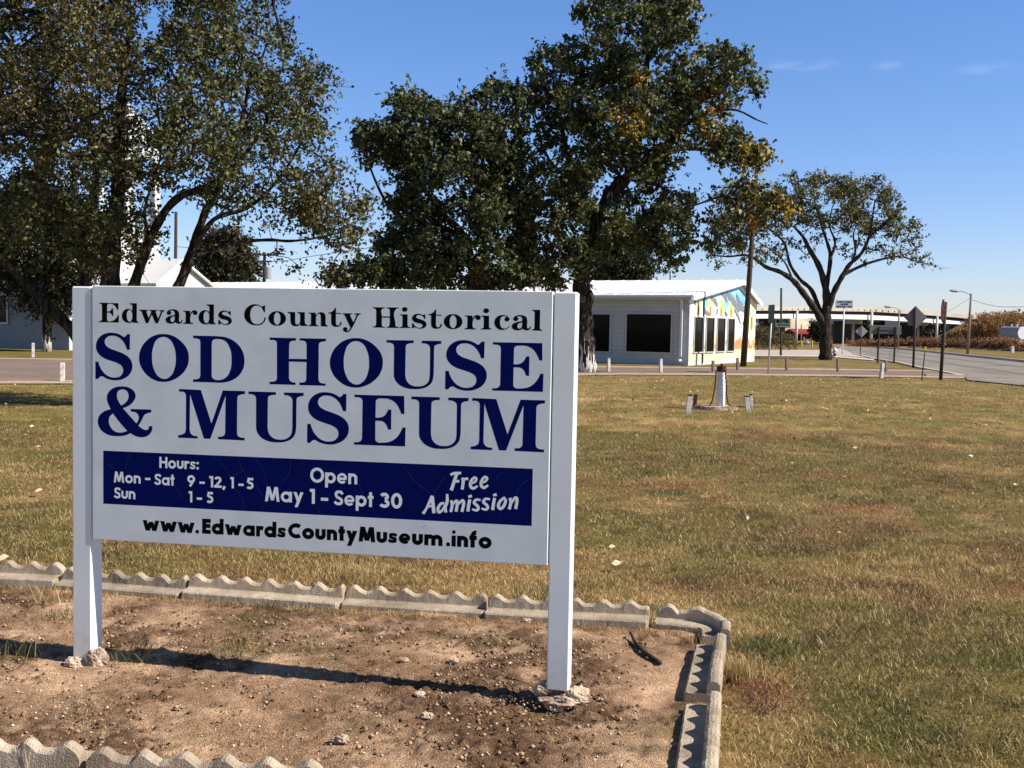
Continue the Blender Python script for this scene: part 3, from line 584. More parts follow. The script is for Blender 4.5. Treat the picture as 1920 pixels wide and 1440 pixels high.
    if ch == '9': return [arc(.34, .66, .34 - h, .34 - h, 0, 360, 26), [(.68 - h * 1.0, .6), (.24, 0)]], .68
    return [], .3
def word(L, text, xl, yl, xr, yr, cap, w=.2, gap=.075):
    s0, z0 = pxpanel(xl, yl); s1, z1 = pxpanel(xr, yr); zb = (z0 + z1) / 2; W = 0
    gl = [sans(c, w) for c in text]; W = sum(g[1] for g in gl) + gap * (len(gl) - 1); kx = (s1 - s0) / W; x = 0
    thin = {'s': .80, 'S': .93, 'e': .84, 'a': .95}
    for c, (strokes, adv) in zip(text, gl):
        for k in strokes:
            if k[0] == 'disc': L.poly([[(s0 + (x + k[1]) * kx + k[3] * cap * math.cos(a), zb + k[2] * cap + k[3] * cap * math.sin(a)) for a in np.linspace(0, 2 * math.pi, 18, endpoint=False)]])
            elif k[0] == 'leg':
                _, xa, ya, xb, yb = k; hw = w / 2 * math.hypot(xb - xa, yb - ya) / abs(yb - ya) * .96
                L.poly([[(s0 + (x + q_[0]) * kx, zb + q_[1] * cap) for q_ in ((xa - hw, ya), (xa + hw, ya), (xb + hw, yb), (xb - hw, yb))]])
            else: L.stroke([(s0 + (x + p[0]) * kx, zb + p[1] * cap) for p in k], w * cap * (.5 + .5 * kx / cap) * thin.get(c, 1) ** (1 + (w - .2) * 8))
        x += adv + gap
capm = lambda x, y0, y1: abs(pxpanel(x, y0)[1] - pxpanel(x, y1)[1])
c1 = capm(299, 857, 877.8); c2 = capm(497, 913, 940.5)
def phrase(name, m, lift, *ws):
    for w_ in ws: L = Letters(lift); word(L, *w_); L.build(name, M[m])
phrase('hours_lettering', 'wht', .00032, ('Hours:', 298.9, 877.8, 373, 880, c1))
phrase('hours_lettering', 'wht', .00032, ('Mon', 213.4, 904.7, 263.8, 906.6, c1), ('-', 272, 905.4, 282, 905.6, c1), ('Sat', 290, 909.4, 327.2, 910.2, c1))
phrase('hours_lettering', 'wht', .00032, ('9', 351, 911.5, 365.8, 912.3, c1), ('-', 374, 912.4, 384, 912.8, c1), ('12,', 392.3, 914, 422.8, 914.6, c1), ('1', 431.7, 915.6, 438.4, 915.6, c1), ('-', 447, 916.3, 457, 916.8, c1), ('5', 461.6, 917, 475.6, 917.3, c1))
phrase('hours_lettering', 'wht', .00032, ('Sun', 214.2, 934.4, 253.8, 935.8, c1))
phrase('hours_lettering', 'wht', .00032, ('1', 353.8, 941.9, 360.6, 941.9, c1), ('-', 369, 942.2, 378.8, 942.6, c1), ('5', 386.9, 943, 400.2, 943.6, c1))
phrase('season_lettering', 'wht', .00032, ('Open', 581.6, 904.6, 669.8, 907.9, c2))
phrase('season_lettering', 'wht', .00032, ('May', 496.9, 940.3, 569.4, 942.6, c2))
phrase('season_lettering', 'wht', .00032, ('1', 580.8, 944.4, 590.2, 944.6, c2), ('-', 601.6, 945.8, 615.2, 946.4, c2))
phrase('season_lettering', 'wht', .00032, ('Sept', 626.9, 947.4, 700, 950.3, c2))
phrase('season_lettering', 'wht', .00032, ('30', 711.6, 951.8, 754.2, 953.4, c2))
c3 = capm(379, 972.9, 1000.4); by = lambda x: 1000.4 + .0517 * (x - 379)
phrase('web_lettering', 'black', .00012, *[(t_w, a, by(a), b, by(b), c3, .26, .05 if t_w != 'www.' else .01) for t_w, a, b in (('www.', 267, 373.8), ('Edwards', 379, 536), ('County', 539.8, 670.6), ('Museum', 672.2, 830), ('.info', 835.8, 922))])
for a, b in (((792, 990), (797, 984)), ((889, 1002), (890.5, 1003)), ((645, 1013), (646, 1016)), ((873, 811), (874, 813)), ((360, 553), (361, 556)), ((980, 985), (981, 987)), ((210, 1000), (212, 1001))): L = Letters(.00012); L.stroke([pxpanel(*a), pxpanel(*b)], .0022); L.build('stain', M['lampgrey'])
L = Letters(.00032)
def brush(pts, dx=0, dy=0):
    P = cat([(p[0], p[1]) for p in pts]) if len(pts) > 2 else [p[:2] for p in pts]
    ws = np.interp(np.linspace(0, 1, len(P)), np.linspace(0, 1, len(pts)), [p[2] for p in pts])
    Q = [pxpanel(770 + (p[0] + dx) / 8, 870 + (p[1] + dy) / 8) for p in P]; k = abs(pxpanel(900, 920)[1] - pxpanel(900, 921)[1]) / 8
    L.stroke(Q, [v * k for v in ws])
e_ = [(900,295,30),(960,270,34),(986,228,40),(962,203,36),(925,228,40),(896,290,46),(905,345,46),(945,364,42),(1003,328,30)]
s_ = [(1050,540,30),(985,536,40),(952,580,44),(1000,628,46),(1016,668,42),(985,695,38),(922,678,30)]
i_ = [(888,530,46),(872,610,48),(858,712,48)]
for st_ in ([(692,150,48),(652,262,50),(610,395,50)], [(598,165,34),(650,140,42),(757,135,38)], [(650,264,36),(728,256,42)], [(775,205,38),(788,270,48),(772,382,44)], [(785,265,28),(820,222,36),(862,226,42)], e_, [(185,745,46),(240,662,38),(322,478,46)], [(322,478,50),(335,600,54),(350,738,52)], [(238,640,32),(345,626,36)], [(505,588,36),(450,600,40),(410,668,46),(425,722,44),(475,692,36),(515,622,36)], [(548,450,36),(548,560,48),(520,650,46),(530,728,44)], [(608,545,40),(622,620,46),(600,718,44)], [(615,625,30),(682,553,42),(700,592,46),(680,714,46)], [(692,625,30),(772,548,42),(796,590,46),(768,718,46)], i_, [(865,492,36),(918,478,44)], s_, [(1400,508,36),(1340,560,44),(1315,630,46),(1345,672,42),(1395,632,46),(1424,552,44),(1400,508,36)][:7], [(1490,508,44),(1502,580,46),(1478,680,46)], [(1500,605,30),(1565,508,42),(1596,540,46),(1575,674,46)]): brush(st_)
brush(e_, 160, -10); brush(s_, 140, -12); brush(i_, 372, -22); brush([(865,492,36),(918,478,44)], 372, -22)
L.build('admission_lettering', M['wht'])

# ================================================================== BED: soil, edging, footings
def rough(V, amp, seed, sc=.05):
    V = np.asarray(V, float)
    nx = fbm(V[:, 0] + V[:, 2], V[:, 1], sc, seed, 3) - .5; ny = fbm(V[:, 1] + V[:, 2], V[:, 0], sc, seed + 7, 3) - .5; nz_ = fbm(V[:, 0], V[:, 1] - V[:, 2], sc, seed + 13, 3) - .5
    return V + np.stack([nx, ny, nz_], 1) * amp * 2
LEDGE, WALL = .10, .056
def edging(path, name, label, group, seed, ph=1.1, lift=0., hm=.101):
    """concrete scalloped edging swept along a ground polyline; wall on the left of the path"""
    rs_ = np.random.default_rng(seed + 900); tilt = rs_.uniform(-.014, .014) if len(path) == 2 else 0; chips = [(rs_.uniform(.05, .95), rs_.uniform(.012, .03), rs_.uniform(.004, .012)) for _ in range(3)]
    P = [np.array(p[:2], float) for p in path]; seg = [np.linalg.norm(b - a) for a, b in zip(P[:-1], P[1:])]; T = sum(seg); n = int(T / .0125) + 1
    cum = np.concatenate([[0], np.cumsum(seg)]); V = []; prof = 12
    for i in range(n + 1):
        u = T * i / n; k = min(np.searchsorted(cum, u, 'right') - 1, len(seg) - 1)
        p = P[k] + (P[k + 1] - P[k]) * ((u - cum[k]) / seg[k]); t = (P[k + 1] - P[k]) / seg[k]
        if 0 < k and u - cum[k] < .03: t = t + (P[k] - P[k - 1]) / seg[k - 1] * (1 - (u - cum[k]) / .03) ; t /= np.linalg.norm(t)
        nn = np.array([-t[1], t[0]]); c_ = math.cos(2 * math.pi * u / .152 + math.pi + ph)
        h_ = hm + .016 * c_ + .003 * math.cos(4 * math.pi * u / .152 + 2 * ph); e = .012 if i in (0, n) else 0; h_ -= sum(d_ * max(0, 1 - abs(u - f_ * T) / w_) for f_, w_, d_ in chips)
        for (yy, zz) in ((e, -.03), (e, .030), (.008 + e, .038), (LEDGE - .006, .040), (LEDGE, .046), (LEDGE + e * .3, h_ - .012 - e), (LEDGE + .012, h_ - .002 - e * .8), (LEDGE + .028, h_ + .001 - e * .8), (LEDGE + WALL - .012, h_ - .002 - e * .8), (LEDGE + WALL, h_ - .012 - e), (LEDGE + WALL, .02), (LEDGE + WALL, -.03)):
            q_ = p + nn * yy; V.append((q_[0], q_[1], zz + lift + tilt * (u / T - .5)))
    V = rough(V, .0022, seed, .03)
    Fs = [[i * prof + k, (i + 1) * prof + k, (i + 1) * prof + (k + 1) % prof, i * prof + (k + 1) % prof] for i in range(n) for k in range(prof)]
    Fs += [list(range(prof)), [n * prof + k for k in range(prof)][::-1]]
    o = npmesh(name, V, Fs, M['concrete']); o.data.flip_normals() if o.data.polygons[0].normal @ Vector((0, 0, 1)) > .9 else None
    return tag(o, label, 'garden edging', group)
GE = 'scalloped concrete edging blocks round the bare bed'
bl = lambda x: gp(x, 1107 + (x - 75) * (1181 - 1107) / 1138)[:2]
def row_block(x0, x1, dt, seed, label, skew=0, **k):
    a, b = bl(x0), bl(x1); a = a + B3[:2] * (dt - skew); b = b + B3[:2] * (dt + skew)
    return edging([a, b], 'edging_block', label, GE, seed, **k)
row_block(-190, 90, .03, 1, 'scalloped edging block tilted up at the far left end of the back row', .03, lift=.012)
row_block(96, 334, 0, 2, 'scalloped edging block behind the left sign post', -.01)
row_block(340, 633, -.01, 3, 'scalloped edging block in the back row, second to the right of the left sign post', .0, lift=.008)
row_block(636, 903, .03, 4, 'cracked scalloped edging block with straw along its foot, middle of the back row', .01, lift=-.008)
row_block(908, 1215, -.01, 5, 'scalloped edging block running behind the right sign post', 0, lift=.006)
# corner unit and right hand row
ci = np.array(gp(1312, 1190)[:2]); c_a = bl(1224) + B3[:2] * .02
c0 = c_a; c1_ = ci + B3[:2] * .02 - D3[:2] * .05; c2_ = ci + D3[:2] * .005 - B3[:2] * .03; c3_ = ci - B3[:2] * .16 + D3[:2] * .005
edging([c0, c1_, ci + B3[:2] * .008 - D3[:2] * .012, c2_, c3_], 'edging_block', 'L shaped corner edging block at the back right corner of the bed', GE, 6, ph=.4)
def side(x0, y0, x1, y1, seed, label, lift=0.):
    a = gp(x0, y0, .115)[:2] - D3[:2] * (LEDGE + WALL / 2); b = gp(x1, y1, .115)[:2] - D3[:2] * (LEDGE + WALL / 2)
    return edging([a, b], 'edging_block', label, GE, seed, lift=lift)
side(1352, 1186, 1338, 1276, 7, 'short edging block next to the corner, seen end on with a wavy shadow', .01)
side(1341, 1290, 1328, 1478, 8, 'edging block of the right side row running out of the bottom of the picture')
def front(x0, y0, x1, y1, seed, label, lift=0.):
    a = gp(x0, y0, .11)[:2]; b = gp(x1, y1, .11)[:2]; off = B3[:2] * (LEDGE + WALL / 2)
    return edging([b + off, a + off], 'edging_block', label, GE, seed, lift=lift)
front(-190, 1376, 152, 1399, 9, 'near edging block in the bottom left corner with dark shaded face', .008)
front(165, 1402, 603, 1433, 10, 'near edging block at the bottom edge left of centre with dark shaded face')
front(612, 1436, 1010, 1465, 11, 'near edging block of which only the crests show at the bottom edge', -.006)

# soil of the bed
bs = np.arange(-2.0, 2.93, .0085); bt = np.arange(-1.4, 1.32, .0085)
SS, TT = np.meshgrid(bs, bt); n0, n1 = SS.shape; s_f, t_f = SS.ravel(), TT.ravel()
crumb = sstep(.44, .62, fbm(s_f, t_f, .55, 71) * .65 + fbm(s_f, t_f, .12, 72) * .35)
for px_, py_, rr_, am_ in ((860, 1370, .42, 1.0), (640, 1350, .3, .7), (480, 1170, .38, .9), (230, 1330, .3, .7), (700, 1250, .25, .7), (1010, 1400, .3, .9), (120, 1400, .3, .4), (1230, 1200, .2, .5), (980, 1210, .2, .35)):
    c0s, c0t = st(gp(px_, py_)); crumb = np.maximum(crumb, am_ * np.exp(-(((s_f - c0s) ** 2 + (t_f - c0t) ** 2) / rr_ ** 2)) * (.35 + 1.1 * fbm(s_f, t_f, .08, 83, 3)))
crumb = np.clip(crumb, 0, 1)
zf = .004 + (fbm(s_f, t_f, .6, 73) - .5) * .035 + (fbm(s_f, t_f, .09, 74) - .5) * (.010 + .020 * crumb) + (fbm(s_f, t_f, .036, 75, 2) - .5) * (.009 + .022 * crumb)
# worn hollow in front of the right post, soil level lower at its footing
zf -= .045 * np.exp(-(((s_f - 2.13) / .22) ** 2 + ((t_f + .1) / .12) ** 2))
lightc = np.array([.64, .415, .255]); midc = np.array([.40, .245, .145]); darkc = np.array([.085, .046, .026])
k1 = sstep(.3, .6, fbm(s_f, t_f, .3, 76))[:, None]; cs = lightc * (1 - k1) + midc * k1; kk = (crumb * (.55 + .45 * fbm(s_f, t_f, .04, 77, 2)))[:, None]; cs = cs * (1 - kk) + darkc * kk
weed = sstep(.60, .72, fbm(s_f, t_f, .45, 78))[:, None] * .5; cs = cs * (1 - weed) + np.array([.13, .105, .045]) * weed
cs = cs * (.72 + .56 * fbm(s_f, t_f, .05, 79, 2))[:, None]
Vb = SO + np.outer(s_f, D3) + np.outer(t_f, B3); Vb[:, 2] = zf
ii, jj = np.meshgrid(np.arange(n0 - 1), np.arange(n1 - 1), indexing='ij'); k0 = (ii * n1 + jj).ravel()
# right border follows the edging, slightly inside it
keep = np.ones(len(k0), bool)
tag(npmesh('soil_bed', Vb, np.stack([k0, k0 + 1, k0 + n1 + 1, k0 + n1], 1)[keep], M['soil'], col=cs, smooth=True), kind='structure')

def lump(name, c, size, seed, m, label, cat, group=None, flat=.5, parent=None):
    n, k = 30, 18; V = []; r_ = np.random.default_rng(seed)
    for i in range(k + 1):
        a = math.pi * i / k
        for j in range(n):
            b = 2 * math.pi * j / n; d = np.array([math.sin(a) * math.cos(b), math.sin(a) * math.sin(b), math.cos(a)])
            f = .75 + .5 * grid_noise(np.array([d[0] * 2.1 + d[2] + seed]), np.array([d[1] * 2.1 + seed * 1.7]), seed)[0] + .42 * (grid_noise(np.array([d[0] * 4.5 + 9]), np.array([d[1] * 4.5 + d[2] * 4 + 9]), seed + 1)[0] - .3) + .22 * grid_noise(np.array([d[0] * 11 + 19]), np.array([d[1] * 11 + d[2] * 9 + 9]), seed + 2)[0]
            V.append(np.asarray(c) + d * f * np.asarray(size))
    Fs = [[i * n + j, (i + 1) * n + j, (i + 1) * n + (j + 1) % n, i * n + (j + 1) % n] for i in range(k) for j in range(n)]
    return tag(npmesh(name, V, Fs, M[m], parent), label, cat, group)
rc = sp(SW + .05, .04)
lump('concrete_footing', rc + UP * .006 + D3 * .012 - B3 * .01, (.082, .07, .026), 3, 'footing', 'broken concrete footing round the foot of the right sign post', 'footing')
lump('concrete_footing', sp(-.055, .05) + UP * -.01, (.09, .075, .03), 4, 'footing', 'low concrete footing round the foot of the left sign post', 'footing')
lump('concrete_chunk', sp(.018, .012, .025), (.042, .035, .045), 5, 'footing', 'pale concrete chunk against the right side of the left post', 'stone', 'loose stones on the bed')
lump('concrete_chunk', sp(-.085, -.02, .012), (.04, .025, .022), 6, 'footing', 'small pale concrete chunk at the front of the left post', 'stone', 'loose stones on the bed')
lump('concrete_chunk', rc + D3 * -.07 - B3 * .01 + UP * .045, (.032, .028, .028), 7, 'footing', 'rounded concrete chunk at the left side of the right post foot', 'stone', 'loose stones on the bed')
lump('concrete_chunk', rc + D3 * .085 + B3 * .02 + UP * .028, (.05, .045, .026), 17, 'footing', 'pale concrete chunk at the right side of the right post foot', 'stone', 'loose stones on the bed')
for (x, y, sz, lab) in ((988, 1166, .035, 'small white stone lying against the back edging left of the right post'), (757, 1240, .03, 'pale stone in the middle of the bed above the shadow'), (852, 1241, .03, 'pale flat stone above the shadow, right of the middle'), (787, 1304, .034, 'pale broken stone just below the shadow of the sign'), (800, 1345, .04, 'flat whitish stone in the dark soil near the bottom middle'), (640, 1388, .05, 'brown flat stone near the front edging'), (335, 1330, .03, 'light stone in the soil left of centre near the front')):
    g_ = gp(x, y, .01); lump('stone', g_ + UP * .006, (sz * .62, sz * .42, sz * .32), int(x), 'footing', lab, 'stone', 'loose stones on the bed')
mb = MB(); mb.tube([gp(1182, 1186, .03), gp(1190, 1203, .018), gp(1207, 1222, .014), gp(1238, 1243, .014)], [.006, .009, .013, .011], 7)
tag(mb.build('dead_stick', M['stick'], smooth=True), 'dark bent dead stick on the soil near the back right corner', 'stick')
mb = MB(); mb.tube([gp(925, 1272, .01), gp(938, 1264, .035), gp(950, 1272, .02), gp(968, 1275, .03), gp(985, 1280, .01)], .003, 5)
tag(mb.build('dead_root', M['stick']), 'thin wiry root curling out of the soil left of the right post', 'root')

def clods(name, n, rs, seed, cols, m, poly, flat=.7):
    r_ = np.random.default_rng(seed); pts = []
    s_ = r_.uniform(-1.9, 2.6, n); t_ = r_.uniform(-1.2, 1.05, n)
    w_ = sstep(.44, .62, fbm(s_, t_, .55, 71) * .65 + fbm(s_, t_, .12, 72) * .35); ok = r_.random(n) < .15 + .85 * w_ if poly else np.ones(n, bool)
    s_, t_ = s_[ok], t_[ok]; n = len(s_); C = SO + np.outer(s_, D3) + np.outer(t_, B3); C[:, 2] = .004 + (fbm(s_, t_, .6, 73) - .5) * .035 + .003
    O8 = np.array([[1, 0, 0], [0, 1, 0], [-1, 0, 0], [0, -1, 0], [0, 0, 1], [0, 0, -1]], float); Fo = np.array([[0, 1, 4], [1, 2, 4], [2, 3, 4], [3, 0, 4], [1, 0, 5], [2, 1, 5], [3, 2, 5], [0, 3, 5]])
    rad = rs[0] + (rs[1] - rs[0]) * r_.random(n) ** 3; an = r_.uniform(0, 6.28, n)
    V = O8[None] * rad[:, None, None] * r_.uniform(.6, 1.4, (n, 6, 1)); V[:, :, 2] *= flat
    x_ = V[:, :, 0] * np.cos(an)[:, None] - V[:, :, 1] * np.sin(an)[:, None]; y_ = V[:, :, 0] * np.sin(an)[:, None] + V[:, :, 1] * np.cos(an)[:, None]
    V = np.stack([x_, y_, V[:, :, 2]], 2) + C[:, None]
    col = np.array(cols)[r_.integers(0, len(cols), n)] * r_.uniform(.7, 1.25, (n, 1))
    tag(npmesh(name, V.reshape(-1, 3), (Fo[None] + 6 * np.arange(n)[:, None, None]).reshape(-1, 3), M[m], col=np.repeat(col, 6, 0)), kind='stuff')
clods('soil_clods', 17000, (.0025, .0135), 5, [(.11, .065, .036), (.2, .125, .075), (.40, .265, .165)], 'clod', True)
clods('gravel', 1900, (.0025, .009), 6, [(.66, .55, .43), (.5, .4, .3), (.72, .64, .54), (.3, .2, .13)], 'clod', False, .6)

# straw and dead grass scraps on the soil, blades of grass on the lawn
def blades(name, P, h, wd, col, lean, seed, m='grass', kind='stuff', segs=1, parent=None):
    n = len(P); r_ = np.random.default_rng(seed); a = r_.uniform(0, 6.283, n); ld = r_.uniform(0, 6.283, n)
    u = np.stack([np.cos(a), np.sin(a), np.zeros(n)], 1) * (wd / 2)[:, None]
    l = np.stack([np.cos(ld) * lean * h, np.sin(ld) * lean * h, h * np.sqrt(np.maximum(1 - np.minimum(lean, .98) ** 2, .02))], 1)
    if segs == 1:
        V = np.stack([P - u, P + u, P + l], 1); Fi = np.arange(3 * n).reshape(n, 3); k = 3
    else:
        mid = P + l * .55 + np.array([0, 0, 1]) * (h * lean * .28)[:, None]
        V = np.stack([P - u, P + u, mid + u * .8, P + l, mid - u * .8], 1); k = 5
        Fi = (np.array([[0, 1, 2], [0, 2, 4], [4, 2, 3]])[None] + 5 * np.arange(n)[:, None, None]).reshape(-1, 3)
    o = npmesh(name, V.reshape(-1, 3), Fi, M[m], parent, col=np.repeat(col, k, 0))
    if kind: tag(o, kind=kind)
    return o
def in_bed(x, y, m=.0):
    q_ = np.stack([x, y], 1) - SO[:2]; s_ = q_ @ D3[:2]; t_ = q_ @ B3[:2]
    edge = 2.80 + .05 * (t_ < .2)
    return (s_ < edge + m) & (t_ > -1.34 - m) & (t_ < 1.14 + m + 0 * s_)
def blade_field(name, n, x0, x1, y0, y1, hr, wr, seed, segs, fall=0., gain=1.0):
    r_ = np.random.default_rng(seed); x = r_.uniform(x0, x1, n); y = y0 + (y1 - y0) * r_.random(n) ** (1 + fall)
    vis = np.abs(x) < y * .56 + 1.2; x, y = x[vis], y[vis]
    ok = ~in_bed(x, y, .02); dn = fbm(x, y, .22, 91, 3); ok &= r_.random(len(x)) < .45 + 1.0 * sstep(.36, .62, dn)
    # keep off the roads
    xs = np.array([p[0] for p in near_edge]); ys = np.array([p[1] for p in near_edge]); ok &= y < np.interp(x, xs, ys) - .5
    x, y = x[ok], y[ok]; n = len(x); c = patch_color(x, y)
    pick = r_.random(n); c = np.where((pick < .24)[:, None], c * .45 + np.array([.62, .48, .26]) * .6, c); c = np.where((pick > .84)[:, None], c * .5 + np.array([.06, .06, .016]) * .5, c)
    c = c * r_.uniform(.5, 1.6, (n, 1)) * gain; tall = .6 + .9 * fbm(x, y, .6, 92, 3)
    h = r_.uniform(*hr, n) * tall; z = -.03 + (fbm(x, y, .8, 61) - .5) * .03 - .004
    blades(name, np.stack([x, y, z], 1), h, r_.uniform(*wr, n), c, r_.uniform(.45, .995, n), seed + 1, segs=segs)
blade_field('lawn_grass', 600000, -5.5, 6.0, 2.9, 8.5, (.018, .05), (.0022, .0048), 101, 2)
blade_field('lawn_grass', 380000, -9, 9.5, 8.5, 17, (.022, .055), (.005, .010), 102, 1)
blade_field('lawn_grass', 260000, -20, 21, 17, 43, (.03, .06), (.009, .017), 103, 1)
# scraps on the bed
r_ = np.random.default_rng(9); n = 6500; s_ = r_.uniform(-1.9, 2.68, n); t_ = r_.uniform(-1.2, 1.1, n)
wgt = sstep(.5, .68, fbm(s_, t_, .45, 78)) + .35 * sstep(.75, 1.0, t_) + .12; ok = r_.random(n) < wgt; s_, t_ = s_[ok], t_[ok]; n = len(s_)
P = SO + np.outer(s_, D3) + np.outer(t_, B3); P[:, 2] = .006 + (fbm(s_, t_, .6, 73) - .5) * .035
c = np.array([[.42, .31, .15], [.30, .20, .09], [.12, .10, .035], [.5, .42, .26], [.2, .12, .06]])[r_.integers(0, 5, n)] * r_.uniform(.6, 1.2, (n, 1))
blades('straw_scraps', P, r_.uniform(.012, .055, n), r_.uniform(.002, .005, n), c, r_.uniform(.72, 1.0, n), 10)
TP, TH_, TL, TC = [], [], [], []
def tuft(x, y, n, hr, spread, seed, cols, lean=(.1, .8)):
    r_ = np.random.default_rng(seed); TP.append(gp(x, y) + np.stack([r_.normal(0, spread, n), r_.normal(0, spread, n), np.zeros(n)], 1))
    TC.append(np.array(cols)[r_.integers(0, len(cols), n)] * r_.uniform(.7, 1.25, (n, 1))); TH_.append(r_.uniform(*hr, n)); TL.append(r_.uniform(*lean, n))
STRAW = [(.5, .37, .16), (.42, .29, .12), (.55, .43, .22)]; GRN = [(.10, .11, .03), (.16, .14, .05), (.36, .27, .12)]; RED = [(.34, .13, .07), (.26, .12, .06), (.40, .24, .12), (.12, .06, .04)]
tuft(1388, 1268, 520, (.04, .12), .05, 21, STRAW); tuft(250, 1243, 70, (.08, .2), .05, 22, GRN, (.5, .97)); tuft(35, 1236, 70, (.05, .14), .06, 23, GRN); tuft(88, 1128, 50, (.06, .2), .05, 24, STRAW, (.4, .95)); tuft(116, 1160, 160, (.03, .07), .09, 25, GRN)
tuft(40, 1450, 14, (.06, .16), .03, 26, STRAW, (.1, .5)); tuft(440, 1215, 320, (.015, .045), .10, 27, GRN); tuft(1455, 1215, 400, (.03, .07), .10, 28, [(.085, .105, .03), (.16, .15, .05)], (.4, .97)); tuft(1425, 1290, 500, (.015, .05), .11, 29, RED, (.7, .98)); tuft(1440, 1330, 200, (.015, .05), .06, 30, [(.10, .06, .045), (.2, .12, .09)], (.7, .98)); tuft(1380, 1240, 260, (.015, .04), .07, 31, RED, (.7, .98))
tuft(690, 1150, 260, (.01, .03), .12, 33, STRAW, (.7, .98)); tuft(850, 1160, 200, (.01, .03), .10, 34, STRAW, (.7, .98)); tuft(150, 1345, 260, (.01, .03), .16, 35, GRN + STRAW, (.6, .97)); tuft(420, 1390, 260, (.01, .03), .14, 36, GRN + STRAW, (.6, .97)); tuft(1010, 1115, 260, (.03, .07), .12, 37, GRN); tuft(640, 1070, 300, (.03, .06), .14, 38, STRAW)
TP, TH_, TL, TC = np.concatenate(TP), np.concatenate(TH_), np.concatenate(TL), np.concatenate(TC)
blades('weeds', TP, TH_, np.random.default_rng(5).uniform(.002, .005, len(TP)), TC, TL, 40, segs=2)
r_ = np.random.default_rng(77); n = 2600; e_s = np.concatenate([r_.uniform(-2.2, 2.85, n), r_.normal(2.86, .025, n // 3)]); e_t = np.concatenate([r_.normal(1.19, .03, n), r_.uniform(-1.3, 1.1, n // 3)]); ok = e_t > -1.4
Pe = SO + np.outer(e_s, D3) + np.outer(e_t, B3); Pe[:, 2] = -.03; ce = patch_color(Pe[:, 0], Pe[:, 1]) * r_.uniform(.6, 1.5, (len(Pe), 1))
blades('lawn_grass', Pe, r_.uniform(.04, .10, len(Pe)), r_.uniform(.0025, .005, len(Pe)), ce, r_.uniform(.2, .9, len(Pe)), 78, segs=2)
# fallen leaves on the lawn: pale and brown scraps
r_ = np.random.default_rng(12); n = 3200; y = 7 + 36 * r_.random(n) ** 1.0; x = r_.uniform(-.58, .62, n) * y; ok = (~in_bed(x, y, .1)) & (y < np.interp(x, [p[0] for p in near_edge], [p[1] for p in near_edge]) - .3) & (r_.random(n) < .12 + 1.0 * sstep(14, 30, y)); x, y = x[ok], y[ok]; n = len(x)
sz = r_.uniform(.016, .042, n) * np.where(y < 13, .7, 1); a = r_.uniform(0, 6.28, n); tl = r_.uniform(-.7, .7, (n, 2))
u = np.stack([np.cos(a), np.sin(a), tl[:, 0]], 1) * sz[:, None]; v = np.stack([-np.sin(a), np.cos(a), tl[:, 1]], 1) * (sz * .6)[:, None]; C = np.stack([x, y, np.full(n, .02)], 1)
c = np.array([[.74, .64, .44], [.5, .4, .22], [.10, .055, .03], [.13, .07, .035], [.58, .44, .12], [.7, .62, .46]])[r_.integers(0, 6, n)] * r_.uniform(.8, 1.15, (n, 1))
tag(npmesh('fallen_leaves', np.stack([C - u, C + v, C + u, C - v], 1).reshape(-1, 3), np.arange(4 * n).reshape(n, 4), M['litter'], col=np.repeat(c, 4, 0)), kind='stuff')
for (x, y, s__, lab) in ((1160, 1058, .05, 'large pale yellow fallen leaf on the lawn behind the right post'), (8, 1049, .06, 'whitish curled leaf by the back edging at the left edge'), (75, 921, .05, 'pale cream fallen leaf on the lawn left of the sign'), (1150, 1026, .035, 'small white fallen leaf right of the sign panel corner')):
    g_ = gp(x, y, .03); V = [g_ + np.array(v) * s__ for v in ((-1, 0, .1), (-.4, .7, .5), (.5, .6, .2), (1, 0, .7), (.4, -.6, .15), (-.5, -.6, -.1), (0, 0, .05))]
    o = npmesh('fallen_leaf', V, [[0, 5, 6], [5, 4, 6], [4, 3, 6], [3, 2, 6], [2, 1, 6], [1, 0, 6]], M['litter'], col=np.tile(np.array([.66, .58, .36]), (7, 1))); tag(o, lab, 'leaf', 'big fallen leaves')

# ================================================================== BUILDINGS
def wall_frame(C, E1, E2): return np.array([*C, 0.]), np.array([*E1, 0.]), np.array([*E2, 0.])
BC, BE1, BE2 = wall_frame((8.2, 51.0), (.4914, .8709), (-.8709, .4914))
def onplane(x, y, P0, n):
    d = ray(x, y); k = ((P0 - _o) @ n) / (d @ n); return _o + d * k
def gab(x, y):           # picture point -> (along gable wall, height)
    p = onplane(x, y, BC, BE2); return float((p - BC) @ BE1), float(p[2])
def fro(x, y):           # picture point -> (along long wall, height)
    p = onplane(x, y, BC, BE1); return float((p - BC) @ BE2), float(p[2])
EV, RG, LW, LB, PA = 3.2, 4.2, 10.3, 39.0, 7.3          # eave, ridge, gable width, length, ridge position
hall = thing('mural_building', 'long low white block building with a painted mural on its sunny gable end', 'building', BC + BE1 * 5 + BE2 * 18)
P_ = lambda a, l, z: BC + BE1 * a + BE2 * l + UP * z
V = [P_(0, 0, -.1), P_(LW, 0, -.1), P_(LW, 0, EV), P_(PA, 0, RG), P_(0, 0, EV)]; V += [v + BE2 * LB for v in V]
npmesh('wall', V, [[0, 1, 2, 3, 4], [9, 8, 7, 6, 5], [0, 4, 9, 5], [1, 6, 7, 2], [4, 3, 8, 9], [3, 2, 7, 8]], M['wall'], hall)
mb = MB(); oh, og = .32, .28
sl1 = np.array(P_(PA, 0, RG)) - P_(0, 0, EV); sl1 /= np.linalg.norm(sl1); sl2 = P_(LW, 0, EV) - P_(PA, 0, RG); sl2 /= np.linalg.norm(sl2)
